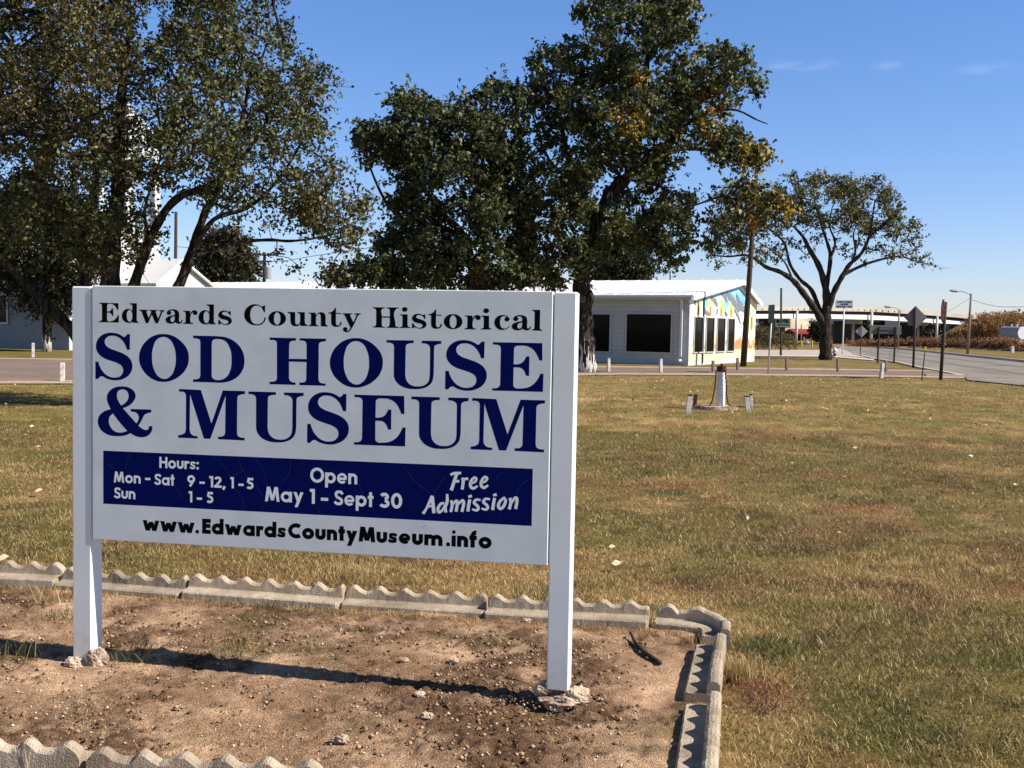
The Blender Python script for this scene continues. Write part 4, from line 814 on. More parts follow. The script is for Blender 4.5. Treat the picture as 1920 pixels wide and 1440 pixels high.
def slab(a0, a1, t):     # roof slope between two profile points, as a slab
    n = np.cross(BE2, a1 - a0); n /= np.linalg.norm(n); n = n if n[2] > 0 else -n
    A = [a0 - BE2 * og, a1 - BE2 * og, a1 + BE2 * (LB + og), a0 + BE2 * (LB + og)]; mb.prism([p + n * .01 for p in A], n * t); return n
rdg = P_(PA, 0, RG); e_lo = P_(0, 0, EV) - sl1 * oh; e_hi = P_(LW, 0, EV) + sl2 * oh
nr = slab(e_lo, rdg, .09); nr2 = slab(rdg, e_hi, .09)
for k in range(int(LB / .92)):
    c = BE2 * (k * .92 + .1)
    mb.box((e_lo + rdg) / 2 + c + nr * .108, (np.linalg.norm(rdg - e_lo), .04, .018), (sl1, BE2, nr))
mb.build('roof', M['roof'], hall)
mb = MB()      # barge boards
for a0, a1, n in ((e_lo, rdg, nr), (rdg, e_hi, nr2)):
    t = (a1 - a0) / np.linalg.norm(a1 - a0); L_ = np.linalg.norm(a1 - a0)
    mb.box((a0 + a1) / 2 - BE2 * (og + .012) - n * .05, (L_, .03, .2), (t, BE2, n)); mb.box((a0 + a1) / 2 - BE2 * .02 - n * .20, (L_ - .3, .035, .2), (t, BE2, n))
mb.build('barge_board', M['trim'], hall)
MB().box(P_(-oh - .05, LB / 2 - .05, EV - .10), (.11, LB + .4, .13), (BE1, BE2, UP)).build('gutter', M['frame'], hall)
mb = MB(); ds = fro(1279, 600)[0]
mb.box(P_(-.09, ds, (EV + .35) / 2), (.09, .11, EV - .45), (BE1, BE2, UP)); mb.box(P_(-.2, ds, .22), (.32, .11, .09), (BE1, BE2, UP)); mb.box(P_(-.2, ds, EV - .17), (.3, .11, .09), (BE1, BE2, UP))
mb.build('downspout', M['trim'], hall)
def window(par, Pf, a0, a1, z0, z1, out, ax, fr=.06, bars=0):
    """frame proud of the wall with a recessed pane; Pf(a,z) wall point, out = outward normal"""
    mb = MB(); w_, h_ = a1 - a0, z1 - z0
    mb.box(Pf((a0 + a1) / 2, z1 - fr / 2) + out * .03, (w_, .06, fr), (ax, out, UP)); mb.box(Pf((a0 + a1) / 2, z0 + fr / 2) + out * .04, (w_ + .06, .08, fr), (ax, out, UP))
    for a in (a0 + fr / 2, a1 - fr / 2): mb.box(Pf(a, (z0 + z1) / 2) + out * .03, (fr, .06, h_ - 2 * fr), (ax, out, UP))
    for b in range(bars): mb.box(Pf(a0 + w_ * (b + 1) / (bars + 1), (z0 + z1) / 2) + out * .025, (.035, .05, h_ - 2 * fr), (ax, out, UP))
    f = mb.build('window', M['frame'], par)
    MB().box(Pf((a0 + a1) / 2, (z0 + z1) / 2) + out * .012, (w_ - 2 * fr, .02, h_ - 2 * fr), (ax, out, UP)).build('pane', M['glass'], f)
for (x0, y0, x1, y1) in ((1045, 587, 1147, 662), (1172, 587, 1262, 664)):
    a, b = fro(x1, y0), fro(x0, y1 - 1); window(hall, lambda l, z: P_(0, l, z), a[0], b[0], fro(x1, y1)[1], a[1], -BE1, BE2, .07)
wins = [(1300, 592, 1317, 663), (1322.5, 593, 1338, 661.5), (1343, 595, 1358.5, 659.5), (1363, 597, 1376, 658)]
wz1 = np.mean([gab(x0, y0)[1] for x0, y0, _, _ in wins]); wz0 = np.mean([gab(x1, y1)[1] for _, _, x1, y1 in wins])
wa = [(gab(x0, 620)[0], gab(x1, 620)[0]) for x0, _, x1, _ in wins]
for a0, a1 in wa: window(hall, lambda a, z: P_(a, 0, z), a0, a1, wz0, wz1, -BE2, BE1, .05, 0)
# mural: paint sheet 6 mm in front of the gable wall with wheat heads, painted foliage and fields
na, nz2 = 300, 124; ga = np.linspace(.03, LW - .03, na); V = []; cols = []
for a in ga:
    top = (EV + (RG - EV) * a / PA if a < PA else RG - (RG - EV) * (a - PA) / (LW - PA)) - .26
    for k in range(nz2 + 1): V.append((a, top * k / nz2))
V = np.array(V); a_, z_ = V[:, 0], V[:, 1]
skyc = np.array([.20, .48, .80]); whc = np.array([.80, .82, .80]); gold = np.array([.78, .66, .33]); tan_ = np.array([.52, .25, .11]); teal = np.array([.42, .62, .56])
n_ = fbm(a_, z_, .9, 201); n2 = fbm(a_, z_, .25, 202)
c = whc + 0 * a_[:, None]; k = sstep(2.3, 3.2, z_ + (n_ - .5) * 1.6)[:, None]; c = c * (1 - k) + skyc * (.7 + .6 * n2[:, None]) * k
k = sstep(1.5, .9, z_ + (n_ - .5) * .9)[:, None] * sstep(.45, .55, n_ + .1)[:, None]; c = c * (1 - k) + teal * k
k = (sstep(1.35, 1.15, z_ + (n2 - .5) * .5) * sstep(.35, .5, fbm(a_, z_, .6, 203) + .2 * (a_ > 6.2)))[:, None]; c = c * (1 - k) + np.where(n_[:, None] + .25 * (n2[:, None] - .5) + .06 * (a_[:, None] > 6) > .52, tan_, gold) * k
k = sstep(.72, .60, z_ + (n2 - .5) * .2)[:, None]; c = c * (1 - k) + (gold * (1 - n_[:, None] * .6) + teal * .6 * n_[:, None]) * k
k = sstep(.12, .08, z_)[:, None]; c = c * (1 - k) + whc * k
k = (np.abs(a_ - 9.6) < .5 - .35 * np.abs(z_ - 2.2) / 1.6)[:, None] * (z_ > .9)[:, None]; c = np.where(k, gold * .9 + .1, c)
k = (np.abs(a_ - 9.6) < .16)[:, None] * ((z_ > 1.7) & (z_ < 2.4))[:, None]; c = np.where(k, np.array([.35, .18, .06]), c)
Fi = np.array([[i * (nz2 + 1) + k, (i + 1) * (nz2 + 1) + k, (i + 1) * (nz2 + 1) + k + 1, i * (nz2 + 1) + k + 1] for i in range(na - 1) for k in range(nz2)])
c = c * (.84 + .32 * fbm(a_, z_, .10, 207, 2))[:, None]
mural = npmesh('mural', BC + np.outer(a_, BE1) - BE2 * .006 + np.outer(z_, UP), Fi, M['mural'], hall, col=c)
r_ = random.Random(4); WM = [mat('pale_wheat', (.82, .72, .46), .8, .1, 6), mat('wheat', (.80, .56, .20), .8, .15, 6), mat('wheat_stalk', (.42, .17, .05), .8, .15, 6), M['greyleaf']]
def paint(poly, m, lift): PB[0].prism([P_(a, -lift, z) for a, z in poly], -BE2 * .002, m)
PB = [None]
for i, (a0, a1) in enumerate(wa):
    PB[0] = MB(); ac = (a0 + a1) / 2; 
    for wd, ht, m, lf in ((.50, 1.22, 0, .008), (.40, 1.02, 1, .012), (.16, .55, 2, .016)):
        n_t = 7; pts = [(ac - wd * .55, wz1 + .05)]
        for k in range(n_t):
            u = k / (n_t - 1); a = ac - wd * .75 + 1.5 * wd * u; hh = ht * (.72 + .28 * math.sin(math.pi * u))
            pts.append((a, wz1 + hh * (1 if k % 2 == 0 else .86)))
        pts.append((ac + wd * .55, wz1 + .05)); paint(pts, m, lf)
    PB[0].build('painted_wheat', WM, mural)
def leafy(pts, wd, lf):
    """jagged painted leaf spray along a line of (a, z)"""
    up_, dn_ = [], []; pts = cat(pts, 8)
    for k, p in enumerate(pts):
        t = np.array(pts[min(k + 1, len(pts) - 1)]) - np.array(pts[max(k - 1, 0)]); t = t / (np.linalg.norm(t) + 1e-6); n = np.array([-t[1], t[0]])
        ww = wd * (.35 + .65 * math.sin(math.pi * (k + .4) / (len(pts) + .2))) * (1.25 if k % 2 else .55) * r_.uniform(.8, 1.2)
        up_.append(tuple(np.array(p) + n * ww)); ww2 = ww * r_.uniform(.7, 1.2) * (.6 if k % 2 else 1.4); dn_.append(tuple(np.array(p) - n * ww2))
    for k in range(len(pts) - 1): paint([up_[k], dn_[k], dn_[k + 1], up_[k + 1]], 3, lf + .0012 * (k % 2))
for i_s, (pl, wd) in enumerate(((((1330, 557), (1340, 565), (1345, 575)), .32), (((1352, 550), (1360, 558), (1362, 568)), .35), (((1362, 549), (1374, 565), (1384, 580), (1390, 578)), .5), (((1380, 552), (1388, 572), (1396, 584)), .45), (((1376, 580), (1384, 595), (1388, 608)), .22), (((1318, 575), (1323, 586), (1330, 590)), .25), (((1345, 578), (1343, 590)), .2), (((1358, 585), (1363, 592)), .2), (((1392, 605), (1400, 612)), .28), (((1300, 563), (1304, 570)), .2))):
    PB[0] = MB(); leafy([gab(*p) for p in pl], wd * .52, .0185 + .0026 * i_s); PB[0].build('painted_leaf_spray', WM, mural)
mb = MB(); a = gab(1316, 600)[0] + .12
mb.tube([P_(a, -.05, .02), P_(a, -.05, EV + .02), P_(a, -.12, EV + .12)], .04, 7); mb.build('vent_pipe', M['darkpost'], hall)
# thin pole behind the roof
def pole(name, label, cat_, xb, yb, xt, yt, rb, rt, m, group=None, depth=None, n=8):
    b = gp(xb, yb) if depth is None else at(xb, yb, depth); t = at(xt, yt, b[1]); t_ = thing(name, label, cat_, b, group)
    MB().tube([b - UP * .05, (b + t) / 2, t], [rb, (rb + rt) / 2, rt], n).build('pole', M[m], t_, smooth=True); return t_, b, t

# ---- church behind the elm
ch = thing('white_church', 'white clapboard church with ribbed metal roof and square steeple behind the trees', 'church', (-24, 62, 0))
CC = np.array([-23.2, 57.25, 0]); NL, NWD, NE, NR = 24.0, 7.0, 3.9, 6.4
Q_ = lambda a, l, z: CC + BE1 * a + BE2 * l + UP * z
V = [Q_(0, 0, -.1), Q_(NWD, 0, -.1), Q_(NWD, 0, NE), Q_(NWD / 2, 0, NR), Q_(0, 0, NE)]; V += [v + BE2 * NL for v in V]
npmesh('wall', V, [[0, 1, 2, 3, 4], [9, 8, 7, 6, 5], [0, 4, 9, 5], [1, 6, 7, 2], [4, 3, 8, 9], [3, 2, 7, 8]], M['siding'], ch)
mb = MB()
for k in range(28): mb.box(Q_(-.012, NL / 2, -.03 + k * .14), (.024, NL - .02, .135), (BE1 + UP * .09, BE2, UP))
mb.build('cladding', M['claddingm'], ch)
mb = MB(); s1 = (Q_(NWD / 2, 0, NR) - Q_(0, 0, NE)); s1 /= np.linalg.norm(s1); el, rl = Q_(0, 0, NE) - s1 * .4, Q_(NWD / 2, 0, NR)
n1_ = np.cross(BE2, s1); n1_ = n1_ if n1_[2] > 0 else -n1_; n1_ /= np.linalg.norm(n1_)
mb.prism([el - BE2 * .3 + n1_ * .02, rl - BE2 * .3 + n1_ * .02, rl + BE2 * NL + n1_ * .02, el + BE2 * NL + n1_ * .02], n1_ * .08)
s2 = (Q_(NWD, 0, NE) - rl); s2 /= np.linalg.norm(s2); er = Q_(NWD, 0, NE) + s2 * .4; n2_ = np.cross(s2, BE2); n2_ = n2_ if n2_[2] > 0 else -n2_; n2_ /= np.linalg.norm(n2_)
mb.prism([rl - BE2 * .3 + n2_ * .02, er - BE2 * .3 + n2_ * .02, er + BE2 * NL + n2_ * .02, rl + BE2 * NL + n2_ * .02], n2_ * .08)
for k in range(int(NL / .45)): mb.box((el + rl) / 2 + BE2 * (k * .45) + n1_ * .125, (np.linalg.norm(rl - el), .09, .06), (s1, BE2, n1_))
mb.build('roof', M['metalroof'], ch)
tw = at(235, 520, 61.0); tw[2] = 0; TWD = 2.5
T_ = lambda a, l, z: tw + BE1 * a + BE2 * l + UP * z
mb = MB(); zt = at(235, 262, 61)[2]
mb.box(T_(TWD / 2, TWD / 2, 3.4), (TWD, TWD, 7.0), (BE1, BE2, UP))
zb0, zb1 = 6.9, zt
for (a, l) in ((.2, .2), (TWD - .2, .2), (.2, TWD - .2), (TWD - .2, TWD - .2)): mb.box(T_(a, l, (zb0 + zb1) / 2), (.42, .42, zb1 - zb0), (BE1, BE2, UP))
mb.box(T_(TWD / 2, TWD / 2, zb1 - .35), (TWD - .02, TWD - .02, .7), (BE1, BE2, UP)); mb.box(T_(TWD / 2, TWD / 2, zb1 + .06), (TWD + .4, TWD + .4, .16), (BE1, BE2, UP))
mb.add([T_(-.1, -.1, zb1 + .14), T_(TWD + .1, -.1, zb1 + .14), T_(TWD + .1, TWD + .1, zb1 + .14), T_(-.1, TWD + .1, zb1 + .14), T_(TWD / 2, TWD / 2, zb1 + 2.4)], [[0, 1, 4], [1, 2, 4], [2, 3, 4], [3, 0, 4]])
mb.build('steeple', M['wall'], ch)
mb = MB()
wl = onplane(18, 595, CC, BE1); wa0 = float((wl - CC) @ BE2)
for k in range(4): window(ch, lambda l, z: Q_(-.06, l, z), wa0 + k * 3.6, wa0 + 1.15 + k * 3.6, 1.25, 2.95, -BE1 * 1.0, BE2, .12)
sh = thing('white_shed', 'small white gabled outbuilding beside the church, half hidden by elm stems', 'building', at(342, 640, 62) * np.array([1, 1, 0]))
SP = at(292, 600, 58); b0 = SP; b1 = onplane(392, 600, SP, BE2); ap = onplane(337, 490, SP, BE2); zE = .5 * (at(292, 534, 58)[2] + onplane(392, 534, SP, BE2)[2])
V = [(b0[0], b0[1], 0), (b1[0], b1[1], 0), (b1[0], b1[1], zE), (ap[0], ap[1], ap[2]), (b0[0], b0[1], zE)]; V += [(x + BE2[0] * 5, y + BE2[1] * 5, z) for x, y, z in V]
npmesh('wall', V, [[0, 1, 2, 3, 4], [9, 8, 7, 6, 5], [0, 4, 9, 5], [1, 6, 7, 2]], M['wall'], sh)
mb = MB(); A = np.array(V[4]); B_ = np.array(V[3]); C_ = np.array(V[2]); dv = BE2 * 5.0
mb.prism([A + (A - B_) * .12 - dv * .05 + UP * .03, B_ - dv * .05 + UP * .03, B_ + dv + UP * .03, A + (A - B_) * .12 + dv + UP * .03], UP * .12); mb.prism([B_ - dv * .05 + UP * .032, C_ + (C_ - B_) * .12 - dv * .05 + UP * .032, C_ + (C_ - B_) * .12 + dv + UP * .032, B_ + dv + UP * .032], UP * .12)
mb.build('roof', M['roof'], sh)

# ================================================================== ROAD FURNITURE AND POLES
GB = 'wooden guard posts along the side road'
def guard(x, y, ytop, wd, m, label, lean=0., band=True):
    b = gp(x, y); t = at(x + lean, ytop, b[1]); h_ = t[2]; wdm = wd / F_PX * b[1]; ax = np.array([[.95, .31, 0], [-.31, .95, 0], [(t[0] - b[0]) / h_, 0, 1]])
    mb = MB(); mb.bbox(b + ax[2] * (h_ / 2 - .05), (wdm, wdm, h_ + .1), ax, wdm * .08); return tag(mb.build('guard_post', M[m]), label, 'post', GB)
guard(117, 714, 680, 8.5, 'whitewood', 'white painted guard post nearest the left sign post')
guard(62, 668.5, 643, 5, 'whitewood', 'whitish guard post across the side road by the church lawn')
guard(1141, 696.5, 671, 5.5, 'whitewood', 'white guard post just right of the big cottonwood trunk')
guard(1239, 698, 673, 5.5, 'whitewood', 'weathered whitish guard post in front of the large dark window corner')
guard(1337, 697, 676, 5, 'greywood', 'brown guard post left behind the capped white pipe')
guard(1383, 694, 671, 4.5, 'greywood', 'slim brown guard post left of the tall utility pole foot')
guard(1475, 695, 671, 4.5, 'greywood', 'brown guard post between the utility pole and the vase shaped elm')
guard(1571, 697, 673, 4.5, 'greywood', 'brown guard post in front and right of the vase shaped elm trunk')
guard(1652, 707, 681, 6, 'whitewood', 'leaning grey white guard post at the end of the side road', 3)
guard(1661, 697, 675.5, 4.5, 'greywood', 'pale guard post just behind the leaning one')
# capped pipe in the lawn
wb = gp(1351, 765); pw = 16 / F_PX * wb[1]; ztop = at(1352, 697, wb[1])[2]; zc = at(1352, 686, wb[1])[2]
wp = thing('capped_well_pipe', 'white upright pipe with rusty cap and hanging chains on a concrete slab', 'well', wb)
MB().tube([wb, wb + UP * ztop], pw / 2, 20).build('pipe', M['pipe'], wp, smooth=False)
mb = MB(); mb.tube([wb + UP * (ztop + .001), wb + UP * zc], pw / 2 * 1.14, 20); mb.tube([wb + UP * (zc + .001), wb + UP * (zc + .05)], [.03, .028], 6); mb.build('cap', M['rust'], wp)
mb = MB(); Vs = [wb + np.array([math.cos(a) * .46 - .08, math.sin(a) * .34 + .02, -.03]) * np.array([1 + .08 * math.sin(5 * a), 1 + .06 * math.cos(3 * a), 1]) for a in np.linspace(0, 2 * math.pi, 22, endpoint=False)]
mb.prism(Vs, UP * .075); mb.build('slab', M['footing'], wp)
for sx, pts in ((-1, ((1343, 694), (1341, 720), (1338, 740), (1334, 755), (1328, 761.5), (1304, 763))), (1, ((1360, 694), (1361.5, 722), (1363, 745), (1366, 758), (1374, 762), (1398, 763)))):
    mb = MB(); Pq = cat([tuple(at(x, y, wb[1] - .12)) for x, y in pts], 8)
    for k in range(0, len(Pq) - 1): mb.tube([Pq[k], Pq[k + 1]], .012 if k % 2 else .018, 5)
    mb.build('chain', M['chain'], wp)
GS = 'short stub posts round the capped pipe'
for (x, y, yt, ln, wd, m, lab) in ((1290, 773, 742, 3.5, 9, 'whitewood', 'leaning white stub post with dark top at the left of the capped pipe'), (1302.5, 760, 739, 2.5, 6.5, 'darkpost', 'dark stub post behind the left white one'), (1402.5, 770, 744, -3, 8, 'whitewood', 'white stub post right of the capped pipe'), (1409, 762, 741, -1.5, 5, 'whitewood', 'thin white stub post behind the right one')):
    b = gp(x, y); t = at(x + ln, yt, b[1]); ax = np.array([[1, 0, 0], [0, 1, 0], (t - b) / (t - b)[2]]); wdm = wd / F_PX * b[1]; o = thing('stub_post', lab, 'post', b, GS)
    MB().bbox(b + ax[2] * (t[2] / 2 - .03), (wdm, .07, t[2] + .06), ax, .005).build('shaft', M[m], o)
    if m == 'whitewood': MB().box(t + UP * .012, (wdm * 1.02, .075, .025)).build('post_top', M['darkpost'], o)
# utility pole in front of the mural
pole('utility_pole', 'thick dark brown utility pole leaning slightly in front of the mural', 'utility pole', 1393.5, 686, 1419, 318, .155, .085, 'pole')
# motel sign
t_, b, t = pole('motel_sign', 'dark green motel sign with a left arrow on a square dark post', 'sign', 1464, 667, 1464.8, 540, .075, .07, 'darkpost', n=4)
c0_, c1_, c2_, c3_ = [at(x, y, b[1] - .12) for x, y in ((1448.5, 597), (1482, 597), (1482, 614.5), (1448.5, 614.5))]
MB().prism([c3_, c2_, c1_, c0_], np.array([0, .05, 0])).build('board', M['darksign'], t_)
mb = MB()
ctr = (c0_ + c2_) / 2; kx = (c1_[0] - c0_[0]); kz = c0_[2] - c2_[2]
mb.box(ctr + np.array([kx * .06, -.012, 0]), (kx * .80, .012, kz * .9)); mb.build('sign_face', M['greensign'], t_)
def flat_text(text, o3, ux, uz, wdt, cap, m, par, name='lettering', w_=.22):
    """stroke lettering on a plane: o3 left baseline, ux/uz unit vectors"""
    Vv, Ff = [], []; gl = [sans(c, w_) if c in 'HMSCO015329E' else CAPX(c, w_) for c in text]; W = sum(g[1] for g in gl) + .14 * (len(gl) - 1); kx_ = wdt / W; x = 0; ny = np.cross(ux, uz)
    for st_, adv in gl:
        for k in st_:
            if k[0] == 'disc': continue
            if k[0] == 'leg': k = [(k[1], k[2]), (k[3], k[4])]
            for a, b in zip(k[:-1], k[1:]):
                a2, b2 = np.array([(x + a[0]) * kx_, a[1] * cap]), np.array([(x + b[0]) * kx_, b[1] * cap]); d = b2 - a2; L_ = np.linalg.norm(d)
                if L_ < 1e-6: continue
                d /= L_; n = np.array([-d[1], d[0]]) * w_ * cap / 2; e = d * w_ * cap * .15; q4 = [a2 - e + n, a2 - e - n, b2 + e - n, b2 + e + n]; base = len(Vv)
                Vv += [o3 + ux * p[0] + uz * p[1] + ny * .0004 * (len(Ff) % 9) for p in q4]; Ff.append([base, base + 1, base + 2, base + 3])
        x += adv + .14
    return npmesh(name, Vv, Ff, M[m], par)
def CAPX(c, w):
    h = w / 2
    T = {'T': ([[(.3, 0), (.3, 1)], [(0, 1 - h), (.6, 1 - h)]], .6), 'L': ([[(h, 1), (h, h), (.52, h)]], .52), 'J': ([[(.4, 1), (.4, .25), (.2, h), (.02, .22)]], .46), 'A': ([[(.05, 0), (.35, .97), (.65, 0)], [(.15, .3), (.55, .3)]], .7),
         'B': ([[(h, 0), (h, 1)], [(h, 1 - h), (.4, 1 - h), (.5, .76), (.4, .53), (h, .53)], [(.4, .53), (.55, .28), (.4, h), (h, h)]], .6), 'R': ([[(h, 0), (h, 1)], [(h, 1 - h), (.4, 1 - h), (.52, .75), (.4, .5), (h, .5)], [(.32, .5), (.56, 0)]], .62),
         'N': ([[(h, 0), (h, 1)], [(h, 1), (.6 - h, 0)], [(.6 - h, 0), (.6 - h, 1)]], .6), 'G': ([[(.62, .8), (.4, 1 - h), (.15, .8), (h, .5), (.15, .2), (.4, h), (.62, .2), (.62, .5), (.4, .5)]], .7), 'D': ([[(h, 0), (h, 1), (.35, 1 - h), (.58, .7), (.58, .3), (.35, h), (h, h)]], .66),
         'I': ([[(h, 0), (h, 1)]], w), 'P': ([[(h, 0), (h, 1)], [(h, 1 - h), (.4, 1 - h), (.52, .75), (.4, .5), (h, .5)]], .58), 'K': ([[(h, 0), (h, 1)], [(.55, 1), (h, .45)], [(.2, .55), (.58, 0)]], .6)}
    return T.get(c, ([], .35))
XU, ZU = np.array([1.0, 0, 0]), np.array([0, 0, 1.0])
flat_text('MOTEL', ctr + np.array([-kx * .30, -.022, kz * .02]), XU, ZU, kx * .72, kz * .38, 'black', t_, w_=.26)
y0_ = ctr[1] - .022; mb = MB(); ax_, az_ = ctr[0] + kx * .06, ctr[2] - kz * .20
mb.add([(ax_ - kx * .32, y0_, az_), (ax_ - kx * .18, y0_, az_ + kz * .12), (ax_ - kx * .18, y0_, az_ + kz * .05), (ax_ + kx * .36, y0_, az_ + kz * .05), (ax_ + kx * .36, y0_, az_ - kz * .05), (ax_ - kx * .18, y0_, az_ - kz * .05), (ax_ - kx * .18, y0_, az_ - kz * .12)], [[6, 5, 4, 3, 2, 1, 0]])
mb.build('arrow', M['black'], t_)
# green street sign seen edge on
t_, b, t = pole('street_sign', 'grey metal post with a dark sign seen edge on at the top', 'sign', 1440, 701, 1446, 602, .035, .035, 'galv')
tt = at(1446.6, 574, b[1]); MB().box((t + tt) / 2 + np.array([0, .0, 0]), (.10, .62, tt[2] - t[2] + .1)).build('board', M['darksign'], t_)
# park sign on white post
t_, b, t = pole('park_sign', 'small white park name sign with dark lettering on a white post', 'sign', 1579.5, 665, 1582.8, 577, .05, .05, 'pipe')
q4 = [at(x, y, b[1] - .07) for x, y in ((1566.5, 577.6), (1599, 577.6), (1599, 563), (1566.5, 563))]
MB().prism(q4, np.array([0, .03, 0])).build('board', M['signshaded'], t_); kx = q4[1][0] - q4[0][0]; kz = q4[2][2] - q4[1][2]  # white board toned grey-blue, its shade put into the colour
for tx, rz, x_, wd in (('JAMES', .70, .07, .38), ('BARNES', .70, .51, .42), ('GARDEN', .40, .28, .44), ('MEMORIAL', .09, .05, .55), ('PARK', .09, .67, .28)): flat_text(tx, q4[0] + np.array([kx * x_, -.006, kz * rz]), XU, ZU, kx * wd, kz * .21, 'navy', t_, w_=.2)
# diamond warning signs from behind
GD = 'diamond warning signs seen from behind'
def diamond(xc, yc, r, xb, yb, m, lab, pr, pm='signback'):
    t_, b, t = pole('warning_sign', lab, 'sign', xb, yb, xc, yc - r * .93, pr, pr, m, GD, n=6)
    q = [at(xc + dx * r, yc + dy * r, b[1] + pr + .012) for dx, dy in ((0, 1), (1, 0), (0, -1), (-1, 0))]
    q = [np.array([p[0], b[1] + pr + .012, p[2]]) for p in q]; MB().prism(q, np.array([0, .012, 0])).build('sign_plate', M[pm], t_)
diamond(1615.5, 621.3, 11.5, 1612.8, 667.5, 'darkpost', 'small grey diamond sign back on a thin post near the bridge pier', .03, 'signlight')
diamond(1716.8, 595.3, 21.8, 1712.3, 688.5, 'darkpost', 'large grey diamond sign back on a dark wooden post', .06)
# posts of the diamonds stand behind the plate from here: redo as front brace
t_ = thing('guide_sign', 'wide grey rectangular sign back on two dark posts', 'sign', gp(1661, 680)); dY = gp(1661, 680)[1]
q = [at(x, y, dY - .07) for x, y in ((1634, 626), (1690, 627.2), (1690, 610.5), (1634, 609.5))]; MB().prism(q, np.array([0, .02, 0])).build('sign_plate', M['signback'], t_)
for (xb, yb, xt, yt) in ((1645.3, 679, 1648, 612), (1675.8, 681.5, 1679.5, 613)):
    b = at(xb, yb, dY); b[2] = -.03; t = at(xt, yt, dY - .10); MB().tube([b, t - np.array([0, .04, 0])], .055, 6).build('post', M['darkpost'], t_)
mb = MB()
for y in (614.5, 621.5): a_, b_ = at(1648, y, dY - .12), at(1679, y + .6, dY - .12); mb.box((a_ + b_) / 2, (b_[0] - a_[0], .03, .05))
mb.build('brace', M['darkpost'], t_)
# stop sign edge on
t_, b, t = pole('stop_sign', 'faded red octagonal sign seen almost edge on, on a thick dark wooden post', 'sign', 1763.7, 711, 1773.3, 566, .068, .062, 'darkpost', n=4)
c_ = at(1767.5, 583, b[1] - .1); Rr = abs(at(1767, 560, b[1])[2] - c_[2]); ux = np.array([.22, .97, 0]); oct_ = [c_ + ux * Rr * math.cos(a) + UP * Rr * math.sin(a) for a in np.linspace(math.pi / 8, 2 * math.pi + math.pi / 8, 8, endpoint=False)]
MB().prism(oct_, np.cross(ux, UP) * .02).build('sign_plate', M['redsign'], t_)
# delineator, hoop, hydrant, bollards, utility box
t_, b, t = pole('road_marker', 'thin leaning dark stake with a pale top beside the sign posts', 'marker', 1728, 712, 1734.8, 656, .022, .02, 'darkpost'); MB().box(t + UP * .04, (.07, .05, .14)).build('reflector', M['yellow'], t_)
b = gp(1668, 679); o = thing('bike_hoop', 'thin pale metal hoop between the grey sign posts', 'hoop', b)
a_, c_ = at(1667, 679, b[1]), at(1672, 679, b[1]); h_ = at(1669, 657, b[1])[2]; MB().tube([a_, a_ + UP * (h_ - .1) + XU * .03, a_ + UP * h_ + XU * .07, c_ + UP * h_ - XU * .03, c_ + UP * (h_ - .1), c_], .018, 6).build('tube', M['lampgrey'], o)
b = gp(1565, 670.5); hh = at(1565, 651.5, b[1])[2]; hy = thing('fire_hydrant', 'dark red fire hydrant with white bonnet and caps beside the elm trunk', 'hydrant', b)
MB().tube([b, b + UP * .06, b + UP * .061, b + UP * hh * .66], [.16, .16, .11, .105], 12).build('barrel', M['hydrant'], hy)
mb = MB(); mb.tube([b + UP * (hh * .661), b + UP * hh * .74, b + UP * hh * .9, b + UP * hh], [.15, .15, .10, .03], 12); mb.build('bonnet', M['pipe'], hy)
for s_ in (-1, 1): MB().tube([b + UP * hh * .52 + XU * s_ * .09, b + UP * hh * .52 + XU * s_ * .19], .055, 10).build('nozzle', M['pipe'], hy)
MB().tube([b + UP * hh * .5 - np.array([0, .09, 0]), b + UP * hh * .5 - np.array([0, .19, 0])], .07, 10).build('nozzle', M['pipe'], hy)
MB().tube([b - UP * .03 + UP * .062, b + UP * .09], [.17, .15], 12).build('flange', M['pipe'], hy)
for x, lab in ((1502.5, 'yellow bollard left of the gas meter under the bridge'), (1522.5, 'yellow bollard right of the gas meter')):
    b = gp(x, 650); h_ = at(x, 639.5, b[1])[2]; o = thing('yellow_bollard', lab, 'bollard', b, 'yellow bollards'); MB().tube([b, b + UP * h_, b + UP * (h_ + .06)], [.1, .1, .03], 10).build('shaft', M['yellow'], o)
b = gp(1511, 650); o = thing('gas_meter', 'grey gas meter pipework with a yellow riser between two yellow bollards', 'gas meter', b)
MB().tube([b + XU * -.25, b + XU * -.25 + UP * 1.1], .05, 8).build('riser', M['yellow'], o); MB().ell(b + UP * .45 + XU * .1, (.3, .2, .25)).build('meter', M['lampgrey'], o); MB().tube([b + XU * -.25 + UP * .8, b + XU * .5 + UP * .8, b + XU * .5], .04, 8).build('pipe', M['lampgrey'], o)
b = gp(1898, 662); o = thing('utility_box', 'small white utility pedestal in the verge across the road', 'utility box', b); h_ = at(1898, 650, b[1])[2]
MB().bbox(b + UP * h_ / 2, (.26, .22, h_), None, .03).build('cabinet', M['pipe'], o); MB().box(b + UP * (h_ + .02), (.3, .26, .05)).build('lid', M['trim'], o)
